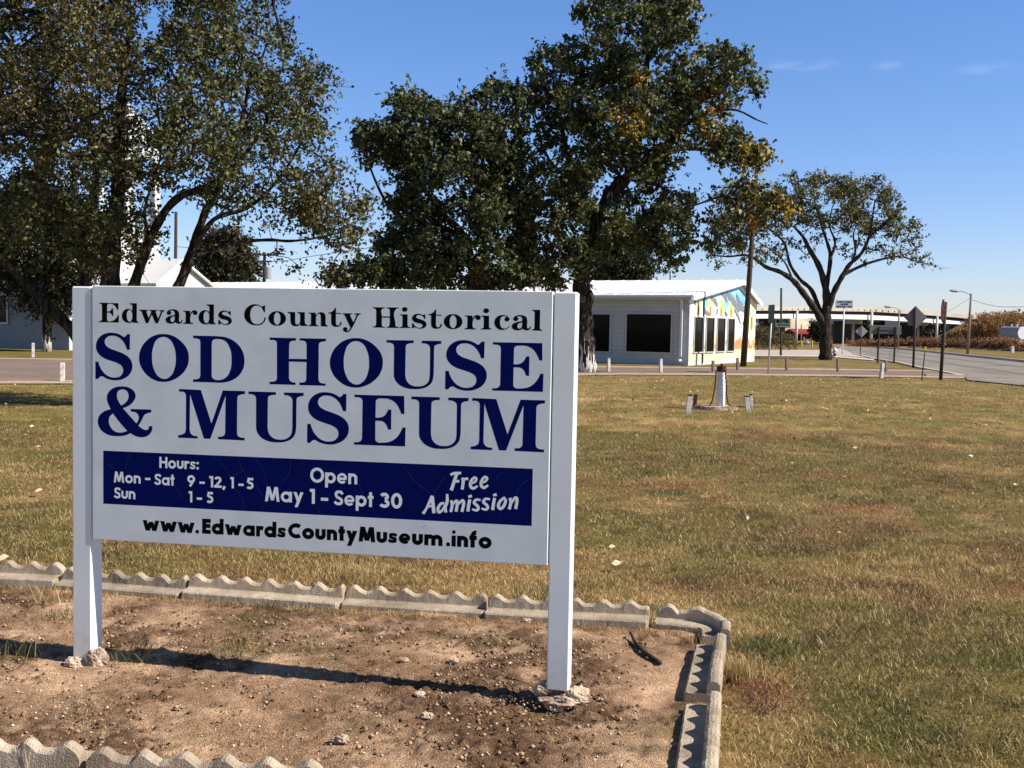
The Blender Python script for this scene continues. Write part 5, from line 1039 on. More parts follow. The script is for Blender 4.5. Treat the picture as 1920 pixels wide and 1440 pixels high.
# street lights
GL = 'cobra head street lights on wooden poles'
def lamp(xb, yb, xt, yt, arm, lab, m, r):
    t_, b, t = pole('street_light', lab, 'street light', xb, yb, xt, yt, r, r * .75, m, GL)
    P = [at(x, y, b[1]) for x, y in arm]; MB().tube(cat([tuple(p) for p in P], 5), .035, 6).build('arm', M['lampgrey'], t_)
    d = (P[-1] - P[-2]); d /= np.linalg.norm(d); h = P[-1]
    MB().tube([h - d * .1, h + d * .15, h + d * .55, h + d * .8], [.05, .12, .13, .04], 8).build('lamp_head', M['lampgrey'], t_)
lamp(1814, 663, 1821, 550.5, ((1820, 553.5), (1812, 549), (1804, 546.5), (1797, 546)), 'street light on the tall pale pole right of the bridge', 'woodpole2', .13)
lamp(1683, 653.5, 1686, 580.5, ((1685.7, 581), (1680, 577.8), (1673, 576.2), (1671, 576)), 'smaller street light in front of the bridge deck', 'woodpole2', .12)
# distant poles on the left
def xpole(xb, xt, yt, D, ys, lab, arms=True):
    b = at(xb, 640, D); b[2] = 0; t = at(xt, yt, D); t_ = thing('power_pole', lab, 'utility pole', b, 'power poles behind the church'); MB().tube([b, t], [.15, .11], 8).build('pole', M['pole'], t_)
    for y, hw in ys: c = at(xt, y, D - .15); MB().box(c, (hw * 2, .1, .12)).build('crossarm', M['pole'], t_)
    return t_, t
t_, t = xpole(494, 496, 473, 85, ((478, 1.05), (490, .55)), 'power pole with crossarms and a transformer between cedar and oak')
c = at(503, 512, 84.8); MB().tube([c - UP * .45, c + UP * .45], .28, 12).build('transformer', M['lampgrey'], t_)
xpole(328, 330, 397, 80, (), 'plain pole behind the elm stems')
pole('roof_mast', 'thin dark mast rising behind the ridge of the mural building', 'mast', 1256, 640, 1256.5, 515, .06, .04, 'darkpost', depth=70)
def wire(lab, pts, r=.014):
    P = cat([tuple(at(x, y, D)) for x, y, D in pts], 6); mb = MB(); mb.tube(P, r, 4); tag(mb.build('power_line', M['wire']), lab, 'power line', 'overhead wires')
lb = gp(1814, 663)[1]
wire('thin wire sagging from the tall street light to the right edge', ((1822, 562, lb), (1850, 570.5, lb), (1885, 575.5, lb), (1960, 574, lb)), .02); wire('thin wire sloping from the tall street light down to the left', ((1818, 559, lb), (1795, 574, lb + 10), (1778, 584, lb + 20)), .016)
wire('wire running right from the crossarm of the far power pole', ((497, 491, 84.8), (540, 488, 80), (600, 478, 74), (760, 455, 60)), .02)
wire('second wire running left from the far power pole', ((494, 478, 84.8), (440, 474, 84), (330, 462, 82)), .018)

# ================================================================== OVERPASS
OV = thing('road_overpass', 'long concrete road overpass curving down to a brushy embankment at the far right', 'bridge', gp(1600, 646))
def ovD(x): return 132 + (x - 1420) * .09
top = [(1180, 578), (1400, 575.5), (1520, 575), (1640, 576), (1727, 580.8), (1790, 587.5), (1821, 591.4), (1859, 597)]
par = [(1180, 585), (1400, 582.5), (1520, 582.3), (1640, 584.6), (1727, 590), (1790, 595), (1821, 598), (1859, 602)]
gtop = [(1180, 590.5), (1400, 588.2), (1520, 588), (1640, 591), (1727, 595.4), (1790, 600.3), (1821, 602.8), (1846, 606)]
gbot = [(1180, 599), (1400, 597), (1520, 596.8), (1640, 599.4), (1727, 603.8), (1790, 607.6), (1821, 609.3), (1846, 611)]
def strip(up, lo, dy, thick, name, m):
    Vv = []
    for (xa, ya), (xb, yb) in zip(up, lo):
        a = at(xa, ya, ovD(xa) + dy); b = at(xb, yb, ovD(xb) + dy); Vv += [a, b, b + np.array([0, thick, 0]), a + np.array([0, thick, 0])]
    n = len(up); Ff = [[i * 4 + k, (i + 1) * 4 + k, (i + 1) * 4 + (k + 1) % 4, i * 4 + (k + 1) % 4] for i in range(n - 1) for k in range(4)] + [[0, 1, 2, 3], [4 * n - 1, 4 * n - 2, 4 * n - 3, 4 * n - 4]]
    o = npmesh(name, Vv, Ff, M[m], OV); return o
strip(top, par, 0, .35, 'parapet', 'deckc'); strip(par[:-1] + [(1850, 601)], gtop, 1.0, 9.0, 'deck', 'shade'); strip(gtop, gbot, .9, .5, 'girder', 'girder')  # dark deck band between parapet and girder: overhang shade painted as colour
mb = MB()
for k in range(26):
    x = 1405 + k * 11.3; y = np.interp(x, [p[0] for p in par], [p[1] for p in par]) - 2.6
    if x > 1700 or k in (11, 14, 15): continue
    MB().box(at(x, y, ovD(x) - .03), (.28, .1, .22)).build('scupper', M['shade'], OV)

def pier(x, w_px, ybase, ytop_, back):
    D = ovD(x) + .2; b = at(x, ybase, D); t = at(x + 1, ytop_, D); p = thing; wm = w_px / F_PX * D
    zf_ = at(x + 1, np.interp(x, [p[0] for p in par], [p[1] for p in par]) + .6, D)[2]; mb = MB(); mb.tube([b - UP * .3, np.array([b[0], b[1], zf_])], wm / 2, 14)
    pr = mb.build('pier', M['pier'], OV, smooth=True)
    for k in range(1, back + 1): MB().tube([b + np.array([-1.2 * k, 4.2 * k, -.3]), np.array([b[0] - 1.2 * k, b[1] + 4.2 * k, t[2]])], wm / 2, 14).build('column', M['pier'], pr, smooth=True)
    MB().box((b + t) / 2 * np.array([1, 1, 0]) + UP * (t[2] + .55) + np.array([-2.1, 7.0, 0]), (wm * 1.2, 10.0, 1.2), (np.array([.96, .28, 0]), np.array([-.28, .96, 0]), UP)).build('pier_cap', M['pier'], pr)
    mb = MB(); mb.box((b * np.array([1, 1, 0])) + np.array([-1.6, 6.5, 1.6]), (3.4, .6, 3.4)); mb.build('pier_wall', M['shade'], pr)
pier(1492.5, 5.2, 645.5, 605, 2); pier(1632.5, 5, 646.5, 607, 2); pier(1755.5, 4.6, 641, 610, 2)
MB().box(at(1850, 606, ovD(1850) + 4) , (2.2, 8, 2.0)).build('abutment', M['deckc'], OV)

# ================================================================== FAR SIDE: bank, brush, sheds, tank
bk = lambda x, D, h, w_: (at(x, 600, D)[0], D, h, w_)
bank('embankment', [bk(1770, 176, .3, 4), bk(1815, 172, 2.2, 7), bk(1850, 170, 4.6, 9), bk(1885, 170, 4.8, 10), bk(1940, 172, 4.5, 12), bk(2100, 176, 4, 14)], 'berm')
bank('embankment', [bk(1745, 190, .4, 5), bk(1775, 190, 1.8, 8), bk(1810, 190, 3.6, 10), bk(1850, 190, 5.2, 12), bk(1900, 190, 5.0, 12)], 'berm')
bank('brush_bank', [bk(1560, 140, .2, 2), bk(1640, 138, .35, 3), bk(1720, 132, .35, 3), bk(1800, 128, .35, 3.5), bk(1880, 122, .4, 3), bk(1990, 116, .4, 3), bk(2150, 110, .4, 3)], 'berm')

dm = thing('grain_dome', 'pale tan domed grain store far beyond the bridge', 'dome', (gp(1475, 640)[0] * 1.6, 250, 0))
cx = at(1474, 620, 250)[0]; rx = 62 / F_PX * 250; zt = at(1474, 593, 250)[2]; Vv = []; n = 28
prof = [(1, 0), (1, .28), (.93, .42), (.7, .68), (.42, .9), (.16, 1.0), (.0, 1.02)]
for rr, zz in prof:
    for k in range(n): a = 2 * math.pi * k / n; Vv.append((cx + rx * rr * math.cos(a), 250 + rx * rr * math.sin(a), zt * zz))
npmesh('dome_shell', Vv, [[i * n + k, i * n + (k + 1) % n, (i + 1) * n + (k + 1) % n, (i + 1) * n + k] for i in range(len(prof) - 1) for k in range(n)], M['tan'], dm, smooth=True)
rb = thing('red_shed', 'low red shed with red roof and dark open front seen under the bridge', 'building', (at(1518, 640, 205)[0], 205, 0)); D = 205
xs0, xs1 = at(1494, 630, D)[0], at(1530, 630, D)[0]; z0_, ze, zr = 0, at(1510, 627, D)[2], at(1510, 618.5, D)[2]
MB().box(((xs0 + xs1) / 2, D + 5, ze / 2), (xs1 - xs0, 8, ze)).build('wall', M['red'], rb)
MB().box(((xs0 + xs1) / 2 - .6, D + .95, ze * .46), (xs1 - xs0 - 2.2, .12, ze * .8)).build('opening', M['dark'], rb)
mb = MB(); mb.prism([(xs0 - .4, D - .6, ze), (xs1 + .4, D - .6, ze), (xs1 + .2, D + 5, zr), (xs0 - .2, D + 5, zr)], (0, 0, .18)); mb.prism([(xs0 - .2, D + 5, zr), (xs1 + .2, D + 5, zr), (xs1 + .4, D + 9.6, ze), (xs0 - .4, D + 9.6, ze)], (0, 0, .18)); mb.build('roof', M['red'], rb)
MB().box((xs1 + 1.6, D + 3, ze * .4), (3.2, 6, ze * .8)).build('side_bay', M['red'], rb)
# silver tank
tb = at(1916, 626, 130); rad = 12.2 / F_PX * 130; tk = thing('storage_tank', 'horizontal silver storage tank with a pale round end at the right edge', 'tank', tb * np.array([1, 1, 0]))
dd = np.array([-.35, .937, 0]); c = at(1917, 624.5, 130)
MB().tube([c, c + dd * .01, c + dd * 2.9], [rad, rad, rad], 28).build('tank_shell', M['tank'], tk, smooth=False)
mb = MB(); nn = np.cross(dd, UP); Pc = [c - dd * .02 + (nn * math.cos(a) + UP * math.sin(a)) * rad * .97 for a in np.linspace(0, 2 * math.pi, 28, endpoint=False)]; mb.prism(Pc, -dd * .05); mb.build('tank_end', M['tankend'], tk)
for s_ in (.7, 2.3): q_ = c + dd * s_; MB().box((q_[0], q_[1], (c[2] - rad) / 2 + .15), (rad * 1.6, .4, max(c[2] - rad, .2) + .4), (nn, dd, UP)).build('saddle', M['deckc'], tk)
for s_ in (.9, 1.7): q_ = c + dd * s_ + UP * (rad - .03); MB().tube([q_, q_ + UP * .3], .1, 8).build('fitting', M['pipe'], tk)
fb = at(1883, 636, 126); o = thing('mesh_fence', 'short grey wire mesh fence panel in front of the silver tank', 'fence', fb * np.array([1, 1, 0])); mb = MB(); z_ = 1.3
for k in range(12): mb.tube([(fb[0] - .9 + .17 * k, 126, .2), (fb[0] - .9 + .17 * k, 126, z_)], .02, 4)
for zz in (.3, .8, z_): mb.tube([(fb[0] - .9, 126, zz), (fb[0] + 1.0, 126, zz)], .02, 4)
mb.build('mesh_panel', M['lampgrey'], o)
for x, yt, lab in ((1877, 596, 'thin pole standing on the brushy embankment'), (1881.5, 606, 'second thinner pole on the brushy embankment')):
    b = at(x, 640, 150); b[2] = 0; t = at(x + .5, yt, 150); o = thing('embankment_pole', lab, 'pole', b); MB().tube([b, t], [.1, .08], 6).build('shaft', M['woodpole2'], o)
for x, yt, D, lab in ((1502, 608.5, 190, 'thin pole in front of the red shed, left one'), (1521, 600, 185, 'thin brown pole in front of the red shed, taller one')):
    b = at(x, 640, D); b[2] = 0; t = at(x + .5, yt, D); o = thing('far_pole', lab, 'pole', b); MB().tube([b, t], [.11, .09], 6).build('shaft', M['woodpole2'], o)
b = at(1578, 630, 165); o = thing('grey_cabinet', 'grey metal cabinet in the shade under the bridge behind the park sign post', 'cabinet', b * np.array([1, 1, 0])); h_ = at(1583, 620, 165)[2]
MB().bbox((at(1583, 640, 165)[0], 165, h_ / 2), (.7, .5, h_), None, .03).build('cabinet', M['lampgrey'], o); MB().box((at(1583, 640, 165)[0], 165, h_ + .05), (.8, .6, .1)).build('lid', M['galv'], o)

# ================================================================== TREES
def in_poly(poly, x, y):
    ins = np.zeros(len(x), bool); n = len(poly)
    for i in range(n):
        x0, y0 = poly[i]; x1, y1 = poly[i - 1]
        c = ((y0 > y) != (y1 > y)) & (x < (x1 - x0) * (y - y0) / (y1 - y0 + 1e-9) + x0); ins ^= c
    return ins
def edge_dist(poly, x, y):
    d = np.full(len(x), 1e9); P = np.array(poly, float)
    for i in range(len(P)):
        a, b = P[i - 1], P[i]; ab = b - a; t = np.clip(((x - a[0]) * ab[0] + (y - a[1]) * ab[1]) / (ab @ ab + 1e-9), 0, 1)
        d = np.minimum(d, np.hypot(x - a[0] - ab[0] * t, y - a[1] - ab[1] * t))
    return d
def leaf_cloud(C, Rr, n_per, size, col_fn, r_, up=.35, aspect=.62, flat=.75, shell=.5, sprig=.72):
    n = len(C); cnt = np.maximum((n_per * (Rr / Rr.mean()) ** 2 * r_.uniform(.5, 1.5, n)).astype(int), 6); idx = np.repeat(np.arange(n), cnt); N = len(idx)
    d = r_.normal(size=(N, 3)); d /= np.linalg.norm(d, axis=1)[:, None]; rr = r_.random(N) ** shell; P = C[idx] + d * (rr * Rr[idx])[:, None] * np.array([1, 1, flat])
    # most leaves sit along short sprigs that leave the clump centre, so outlines stay ragged
    nsp = 9; sd = r_.normal(size=(n, nsp, 3)) + np.array([0, 0, .25]); sd /= np.linalg.norm(sd, axis=2)[:, :, None]; sl_ = r_.uniform(.7, 1.65, (n, nsp)); q = r_.integers(0, nsp, N); on = r_.random(N) < sprig
    sdir = sd[idx, q]; u = r_.random(N) ** .6; S = C[idx] + sdir * (u * sl_[idx, q] * Rr[idx])[:, None] + r_.normal(size=(N, 3)) * (Rr[idx] * .10)[:, None]; S[:, 2] -= (u ** 2) * Rr[idx] * .18
    P = np.where(on[:, None], S, P); d = np.where(on[:, None], sdir, d)
    nn = r_.normal(size=(N, 3)) + np.array([0, 0, up]) + d * .5; nn /= np.linalg.norm(nn, axis=1)[:, None]
    t = r_.normal(size=(N, 3)) + np.array([0, 0, -.5]); t -= nn * (t * nn).sum(1)[:, None]; t /= np.linalg.norm(t, axis=1)[:, None]; b = np.cross(nn, t)
    s = size * r_.uniform(.6, 1.35, N)[:, None]; fold = nn * s * .18
    V = np.stack([P - t * s * .5, P + b * s * aspect * .5 + fold - t * s * .08, P + t * s * .55, P - b * s * aspect * .5 + fold - t * s * .08], 1)
    col = col_fn(P, idx, r_); return V.reshape(-1, 3), np.arange(4 * N).reshape(N, 4), np.repeat(col, 4, 0)
def to_px(P):
    d = P - _o; z = d @ _fw; return 960 + F_PX * (d @ _ri) / z, 720 - F_PX * (d @ _up) / z
def grow(mb, nodes, par_r, C, r_, twig=.006, kmax=.06, sag=.08):
    """join every leaf clump to the nearest wood, thickening towards the limb"""
    N = [np.array(p) for p in nodes]; n0 = len(N); parent = [-1] * n0; load = [0] * n0; cl = np.array(N); D0 = np.min(np.linalg.norm(C[:, None] - cl[None], axis=2), axis=1); order = np.argsort(D0); mids = {}
    arr = np.empty((n0 + 2 * len(C), 3)); arr[:n0] = cl; m = n0; dep = np.zeros(n0 + 2 * len(C))
    for i in order:
        d = np.linalg.norm(arr[:m] - C[i], axis=1) + dep[:m] * .12; j = int(np.argmin(d)); a = arr[j]; b = C[i]; L_ = np.linalg.norm(b - a)
        mid = (a + b) / 2 + r_.normal(0, .10 * L_, 3) + np.array([0, 0, sag * L_])
        arr[m] = mid; parent.append(j); dep[m] = dep[j] + L_ / 2; arr[m + 1] = b; parent.append(m); dep[m + 1] = dep[j] + L_; load += [0, 1]; m += 2
    for k in range(m - 1, n0 - 1, -1): load[parent[k]] += load[k]
    rad = [min(twig * math.sqrt(max(l, 1)) * 1.15, kmax) for l in load]
    for k in range(n0 + 1, m, 2):
        md = parent[k]; j = parent[md]; r0 = min(rad[md] * 1.1, par_r[j] if j < n0 else rad[j]); mb.tube([arr[j], arr[md], arr[k]], [r0, rad[md], rad[k]], 5 if rad[md] > .012 else 4, cap=False)
def px_limbs(mb, limbs, D, nseg=5):
    """limbs: list of (points [(px, py, depth offset)], r0, r1); returns wood nodes and radii"""
    nodes, rads = [], []
    for pts, r0, r1 in limbs:
        P = cat([tuple(at(p[0], p[1], D + p[2])) for p in pts], nseg); n = len(P); rr = [r0 + (r1 - r0) * (i / (n - 1)) ** .85 for i in range(n)]
        rr2 = [r * (1 + .10 * math.sin(i * 1.7 + r0 * 40)) for i, r in enumerate(rr)]
        mb.tube(P, rr2, 10 if r0 > .1 else 7); nodes += [np.array(p) for p in P]; rads += rr
    return nodes, rads
def tree(name, label, D, base, limbs, poly, ncl, rc, nleaf, size, cols, seed, thick, bark='bark', holes=(), spots=(), group='trees', bare=0, extra=None, inset=.35, twig=.006, up=.35, shell=.5, dz=0, flat=.75, spread=1.0, clear=()):
    r_ = np.random.default_rng(seed); t = thing(name, label, 'tree', base, group); mb = MB(); nodes, rads = px_limbs(mb, limbs, D)
    P = np.array(poly, float); lo, hi = P.min(0), P.max(0); X = r_.uniform(lo[0], hi[0], ncl * 30); Y = r_.uniform(lo[1], hi[1], ncl * 30); ok = in_poly(poly, X, Y)
    for (hx, hy, hr) in holes: ok &= np.hypot(X - hx, Y - hy) > hr
    X, Y = X[ok], Y[ok]; ed = edge_dist(poly, X, Y); rpx = rc * F_PX / D; ok = ed > rpx * inset; X, Y, ed = X[ok], Y[ok], ed[ok]
    # keep clumps apart so gaps stay between them
    sel = []; kd = []
    for i in range(len(X)):
        if len(sel) >= ncl: break
        dzo = r_.uniform(-1, 1) * thick * math.sqrt(min(1, ed[i] / (rpx * 5))) + dz
        if any(math.hypot(X[i] - a, Y[i] - b) < c_ and dzo < .5 for a, b, c_ in clear): continue
        p = at(X[i], Y[i], D + dzo)
        if kd and np.min(np.linalg.norm(np.array(kd) - p, axis=1)) < rc * .5 * spread: continue
        sel.append(i); kd.append(p)
    C = np.array(kd)
    if extra: C = np.concatenate([C, [at(x, y, D + o_) for x, y, o_ in extra]])
    Rr = rc * r_.uniform(.6, 1.35, len(C)); cl_t = r_.uniform(.72, 1.3, (len(C), 1))
    cw = np.array([c[1] for c in cols], float); cw /= cw.sum(); cc = np.array([c[0] for c in cols])
    def colf(Pp, idx, rr):
        c = cc[rr.choice(len(cc), len(Pp), p=cw)] * cl_t[idx] * rr.uniform(.7, 1.35, (len(Pp), 1))
        if spots:
            px, py = to_px(Pp)
            for (sx, sy, sr, pr, colr) in spots:
                m = (np.hypot(px - sx, py - sy) < sr) & (rr.random(len(Pp)) < pr); c[m] = np.array(colr) * rr.uniform(.7, 1.25, (m.sum(), 1))
        return c
    grow(mb, nodes, rads, C, r_, twig)
    for k in range(bare):      # bare twigs poking out
        i = r_.integers(len(C)); d = C[i] - C.mean(0); d = d / np.linalg.norm(d) + r_.normal(0, .35, 3); L_ = rc * r_.uniform(1.0, 2.0); e = C[i] + d * L_; q1 = C[i] + d * L_ * .5 + r_.normal(0, .06, 3)
        mb.tube([C[i], q1, e], [.008, .006, .003], 4, cap=False); e2 = q1 + (d + r_.normal(0, .6, 3)) * L_ * .35; mb.tube([q1, e2], [.005, .003], 4, cap=False)
    mb.build('trunk', M[bark], t, smooth=True)
    V, Fi, c = leaf_cloud(C, Rr, nleaf, size, colf, r_, up=up, shell=shell, flat=flat)
    npmesh('crown', V, Fi, M['leaf'], t, col=c); return t

DG = (.040, .052, .016); MG = (.085, .098, .030); OL = (.115, .108, .034); BR = (.115, .080, .038); YE = (.42, .27, .03); OR = (.36, .16, .02); PG = (.12, .125, .05)
def whitewashed(name, h):
    """bark with flaking white paint up to a height of about h metres"""
    m = barkmat(name); t = m.node_tree; N = t.nodes.new; L = t.links.new; p = t.nodes['Principled BSDF']
    src = p.inputs['Base Color'].links[0].from_socket; tcn = N('ShaderNodeTexCoord'); sp_ = N('ShaderNodeSeparateXYZ'); L(tcn.outputs['Object'], sp_.inputs[0])
    mp_ = N('ShaderNodeMapping'); mp_.inputs['Scale'].default_value = (1, 1, .16); L(tcn.outputs['Object'], mp_.inputs[0]); nz_ = N('ShaderNodeTexNoise'); nz_.inputs['Scale'].default_value = 13; nz_.inputs['Distortion'].default_value = .6; nz_.inputs['Detail'].default_value = 5; L(mp_.outputs[0], nz_.inputs['Vector'])
    a = N('ShaderNodeMapRange'); a.inputs['From Min'].default_value = h * .15; a.inputs['From Max'].default_value = h; a.inputs['To Min'].default_value = .45; a.inputs['To Max'].default_value = .68; L(sp_.outputs['Z'], a.inputs[0])
    lt = N('ShaderNodeMath'); lt.operation = 'GREATER_THAN'; L(nz_.outputs[0], lt.inputs[0]); L(a.outputs[0], lt.inputs[1])
    mx_ = N('ShaderNodeMixRGB'); mx_.inputs[2].default_value = (.62, .59, .53, 1); L(lt.outputs[0], mx_.inputs[0]); L(src, mx_.inputs[1]); L(mx_.outputs[0], p.inputs['Base Color']); return m
M['barkwhite'] = whitewashed('whitewashed_bark', 1.35); M['barkwhite2'] = whitewashed('whitewashed_bark_low', 1.3)
# --- big elm behind the sign, many stems
eb = gp(215, 765); De = 21.0
tree('elm_tree', 'big dark many-stemmed elm rising behind the left half of the sign', De, eb, [
    ([(208, 768, 0), (208, 640, 0), (207, 535, 0), (212, 440, 0), (222, 350, .1), (224, 250, .3), (232, 130, .6), (250, 20, 1)], .27, .05),
    ([(222, 760, 0), (238, 600, -.1), (256, 520, -.2), (290, 430, -.3), (330, 374, -.4), (395, 346, -.5), (450, 300, -.6), (500, 230, -.7)], .14, .03),
    ([(226, 760, 0), (290, 620, .1), (338, 530, .2), (365, 455, .2), (386, 395, .3), (415, 340, .3), (450, 240, .4), (470, 140, .4)], .14, .03),
    ([(360, 470, .2), (400, 412, .1), (455, 393, .1), (495, 366, 0), (540, 310, 0), (585, 230, 0)], .06, .02),
    ([(366, 482, .2), (430, 457, .3), (500, 450, .4), (545, 452, .4), (600, 445, .5), (660, 430, .6)], .05, .015),
    ([(205, 768, 0), (172, 620, -.1), (157, 520, -.1), (158, 440, -.1), (178, 350, -.2), (170, 240, -.2), (140, 120, -.3)], .13, .03),
    ([(200, 765, .2), (150, 640, .2), (85, 570, .2), (10, 492, .2), (-80, 420, .2)], .15, .07),
    ([(256, 525, -.2), (262, 480, -.3), (275, 440, -.3), (272, 390, -.4), (300, 300, -.5)], .06, .02),
    ([(222, 330, .1), (180, 300, .3), (120, 285, .5), (70, 262, .6)], .07, .02),
    ([(450, 250, .4), (520, 150, .5), (545, 60, .6)], .03, .012), ([(250, 120, .6), (330, 40, .9), (380, -40, 1)], .05, .02)],
    [(-180, -330), (300, -330), (548, -90), (515, 15), (550, 70), (580, 110), (622, 152), (596, 200), (618, 240), (592, 262), (632, 300), (640, 345), (700, 380), (690, 440), (660, 480), (600, 470), (560, 420), (505, 385), (430, 405), (380, 390), (335, 372), (310, 420), (292, 470), (255, 500), (225, 505), (180, 505), (120, 480), (0, 470), (-180, 470)],
    1250, .34, 74, .085, [(DG, 4), (MG, 4), (OL, 3), (BR, 1.2), ((.22, .18, .07), .4)], 31, 3.3, holes=((295, 28, 26), (352, 425, 30)), bare=60, spots=((100, 160, 170, .25, (.12, .08, .035)), (640, 400, 90, .3, (.09, .066, .03))), twig=.0065, clear=((212, 440, 26), (218, 390, 24), (222, 340, 22), (224, 260, 16), (300, 420, 22), (330, 376, 20), (366, 455, 16), (158, 450, 16), (110, 590, 30), (60, 540, 26)), extra=[(612, 132, 0), (625, 168, 0), (505, 420, .4), (520, 480, .4), (560, 500, .4), (625, 500, .5), (610, 520, .6), (640, 470, .6)], inset=.25)
tree('brown_elm_tree', 'thin brownish elm at the left edge reaching in with bare twiggy branches', 18.5, gp(-380, 790), [
    ([(-380, 795, 0), (-370, 560, 0), (-330, 380, 0), (-280, 200, 0), (-240, 20, 0)], .28, .08), ([(-340, 420, 0), (-220, 330, -.2), (-90, 280, -.3), (10, 248, -.3), (90, 255, -.3), (150, 230, -.2), (220, 190, -.2)], .09, .015), ([(-300, 260, 0), (-160, 120, .2), (-40, 50, .3), (60, 18, .3), (150, -20, .3)], .09, .02), ([(-90, 282, -.3), (20, 225, -.2), (90, 160, -.2), (140, 110, -.2)], .035, .01), ([(10, 248, -.3), (90, 225, -.4), (190, 235, -.4), (240, 210, -.4)], .025, .008)],
    [(-420, -260), (120, -260), (230, -120), (250, 20), (215, 120), (235, 200), (200, 260), (120, 285), (40, 330), (-60, 360), (-420, 360)], 260, .34, 120, .06, [(BR, 3), (OL, 2), (MG, 1.4), ((.22, .17, .06), .5)], 32, 1.6, bare=150, twig=.0055, group='trees')
# --- oak behind the sign, centre
ob = gp(893, 694); 
tree('oak_tree', 'dark green oak with two close stems behind the right half of the sign', 40, ob, [
    ([(886, 696, 0), (884, 560, 0), (886, 500, 0), (868, 440, 0), (830, 400, -.3), (780, 330, -.4), (745, 250, -.4)], .24, .05), ([(900, 696, 0), (905, 560, 0), (902, 490, 0), (915, 400, .3), (905, 300, .5), (890, 200, .5)], .22, .05),
    ([(868, 440, 0), (800, 420, .4), (740, 400, .6), (700, 330, .6), (680, 260, .6)], .10, .03), ([(905, 430, .2), (960, 370, .4), (980, 290, .4), (960, 200, .4)], .10, .03), ([(886, 500, 0), (800, 480, -.6), (740, 490, -.8), (680, 500, -.8)], .09, .03)],
    [(652, 258), (690, 222), (728, 214), (738, 186), (772, 166), (808, 182), (840, 205), (868, 168), (905, 158), (945, 140), (985, 170), (1010, 300), (1000, 545), (700, 548), (606, 540), (600, 505), (640, 480), (700, 480), (722, 440), (712, 385), (738, 345), (722, 312), (668, 300)],
    450, .46, 95, .175, [(DG, 3), (MG, 4), ((.14, .155, .065), 1.4), ((.04, .055, .03), 2), (PG, .5), (YE, .04)], 33, 2.4, holes=((838, 368, 22), (862, 420, 22), (935, 490, 16), (690, 420, 14), (770, 515, 14)), twig=.008, bare=14, inset=.3)
# --- cottonwood
cb = gp(1098, 699)
cw = tree('cottonwood_tree', 'tall cottonwood with yellow patches and a whitewashed trunk foot beside the right sign post', 41, cb, [
    ([(1099, 706, 0), (1099, 694, 0), (1097, 640, 0), (1094, 585, 0), (1090, 545, 0), (1096, 490, 0), (1116, 425, 0), (1142, 370, 0), (1168, 335, 0)], .42, .24),
    ([(1142, 370, 0), (1186, 318, 0), (1195, 270, .2), (1205, 190, .4), (1215, 90, .6), (1205, 10, .8)], .24, .05), ([(1160, 345, 0), (1225, 290, -.2), (1290, 278, -.4), (1360, 288, -.6), (1410, 300, -.8), (1452, 296, -.8)], .15, .02), ([(1205, 200, .3), (1260, 160, 0), (1330, 130, -.2), (1400, 105, -.3)], .10, .02),
    ([(1118, 425, 0), (1085, 350, .4), (1060, 270, .6), (1045, 180, .8), (1060, 110, .8)], .17, .04), ([(1085, 350, .4), (1030, 300, .8), (1000, 220, .8)], .09, .03), ([(1225, 290, -.2), (1300, 225, -.6), (1370, 205, -.8), (1420, 225, -.8), (1440, 233, -.8)], .08, .015), ([(1172, 335, 0), (1240, 350, -.8), (1290, 385, -1.0), (1350, 370, -1.2), (1420, 380, -1.2)], .08, .02), ([(1108, 450, 0), (1180, 440, -.8), (1250, 455, -1)], .07, .02), ([(1096, 490, 0), (1040, 440, .4), (990, 420, .5)], .09, .03)],
    [(962, 300), (1000, 262), (1000, 205), (962, 180), (988, 118), (1012, 88), (1052, 70), (1062, 40), (1092, 8), (1110, -40), (1290, -70), (1318, 10), (1306, 60), (1345, 84), (1400, 92), (1428, 78), (1436, 105), (1425, 140), (1432, 185), (1400, 205), (1372, 195), (1385, 245), (1428, 262), (1456, 288), (1445, 325), (1418, 345), (1372, 318), (1330, 318), (1302, 298), (1262, 312), (1246, 345), (1290, 352), (1326, 385), (1318, 430), (1294, 478), (1268, 505), (1232, 488), (1200, 455), (1160, 470), (1122, 500), (1092, 542), (975, 545), (960, 430)],
    560, .46, 95, .175, [(DG, 2.4), (MG, 4), ((.15, .155, .06), 1.8), ((.045, .06, .02), 2), (PG, .5), (OL, .5), (YE, .06)], 34, 2.9, bark='barkwhite', clear=((1092, 530, 22), (1116, 432, 12), (1140, 380, 20), (1165, 338, 22)), holes=((1290, 240, 12), (1255, 330, 16), (1392, 160, 10), (1350, 225, 12)), spots=((1175, 222, 34, .4, YE), (1160, 225, 14, .4, OR), (1200, 150, 14, .6, YE), (1335, 190, 28, .35, OR), (1330, 240, 26, .45, YE), (1430, 300, 50, .28, YE), (1442, 385, 60, .22, YE), (1470, 390, 20, .5, YE), (1415, 418, 14, .7, OR), (1190, 240, 30, .3, YE), (1300, 120, 18, .2, YE), (1250, 270, 60, .06, YE)), twig=.008, bare=46, inset=.3,
    extra=[(1400, 370, -1.2), (1430, 395, -1.2), (1418, 350, -1.2), (1380, 350, -1.2), (1350, 395, -1.0), (1385, 405, -1.2), (1462, 388, -1.2), (1478, 392, -1.2), (1412, 425, -1.2), (1340, 420, -1), (1330, 455, -.9), (1350, 365, -1), (1445, 375, -1.2)])
# knot on the trunk and whitewash
k_ = at(1105, 560, 40.9); mb = MB(); mb.ell(k_, (.17, .2, .36)); mb.build('burl', M['bark'], cw, smooth=True)
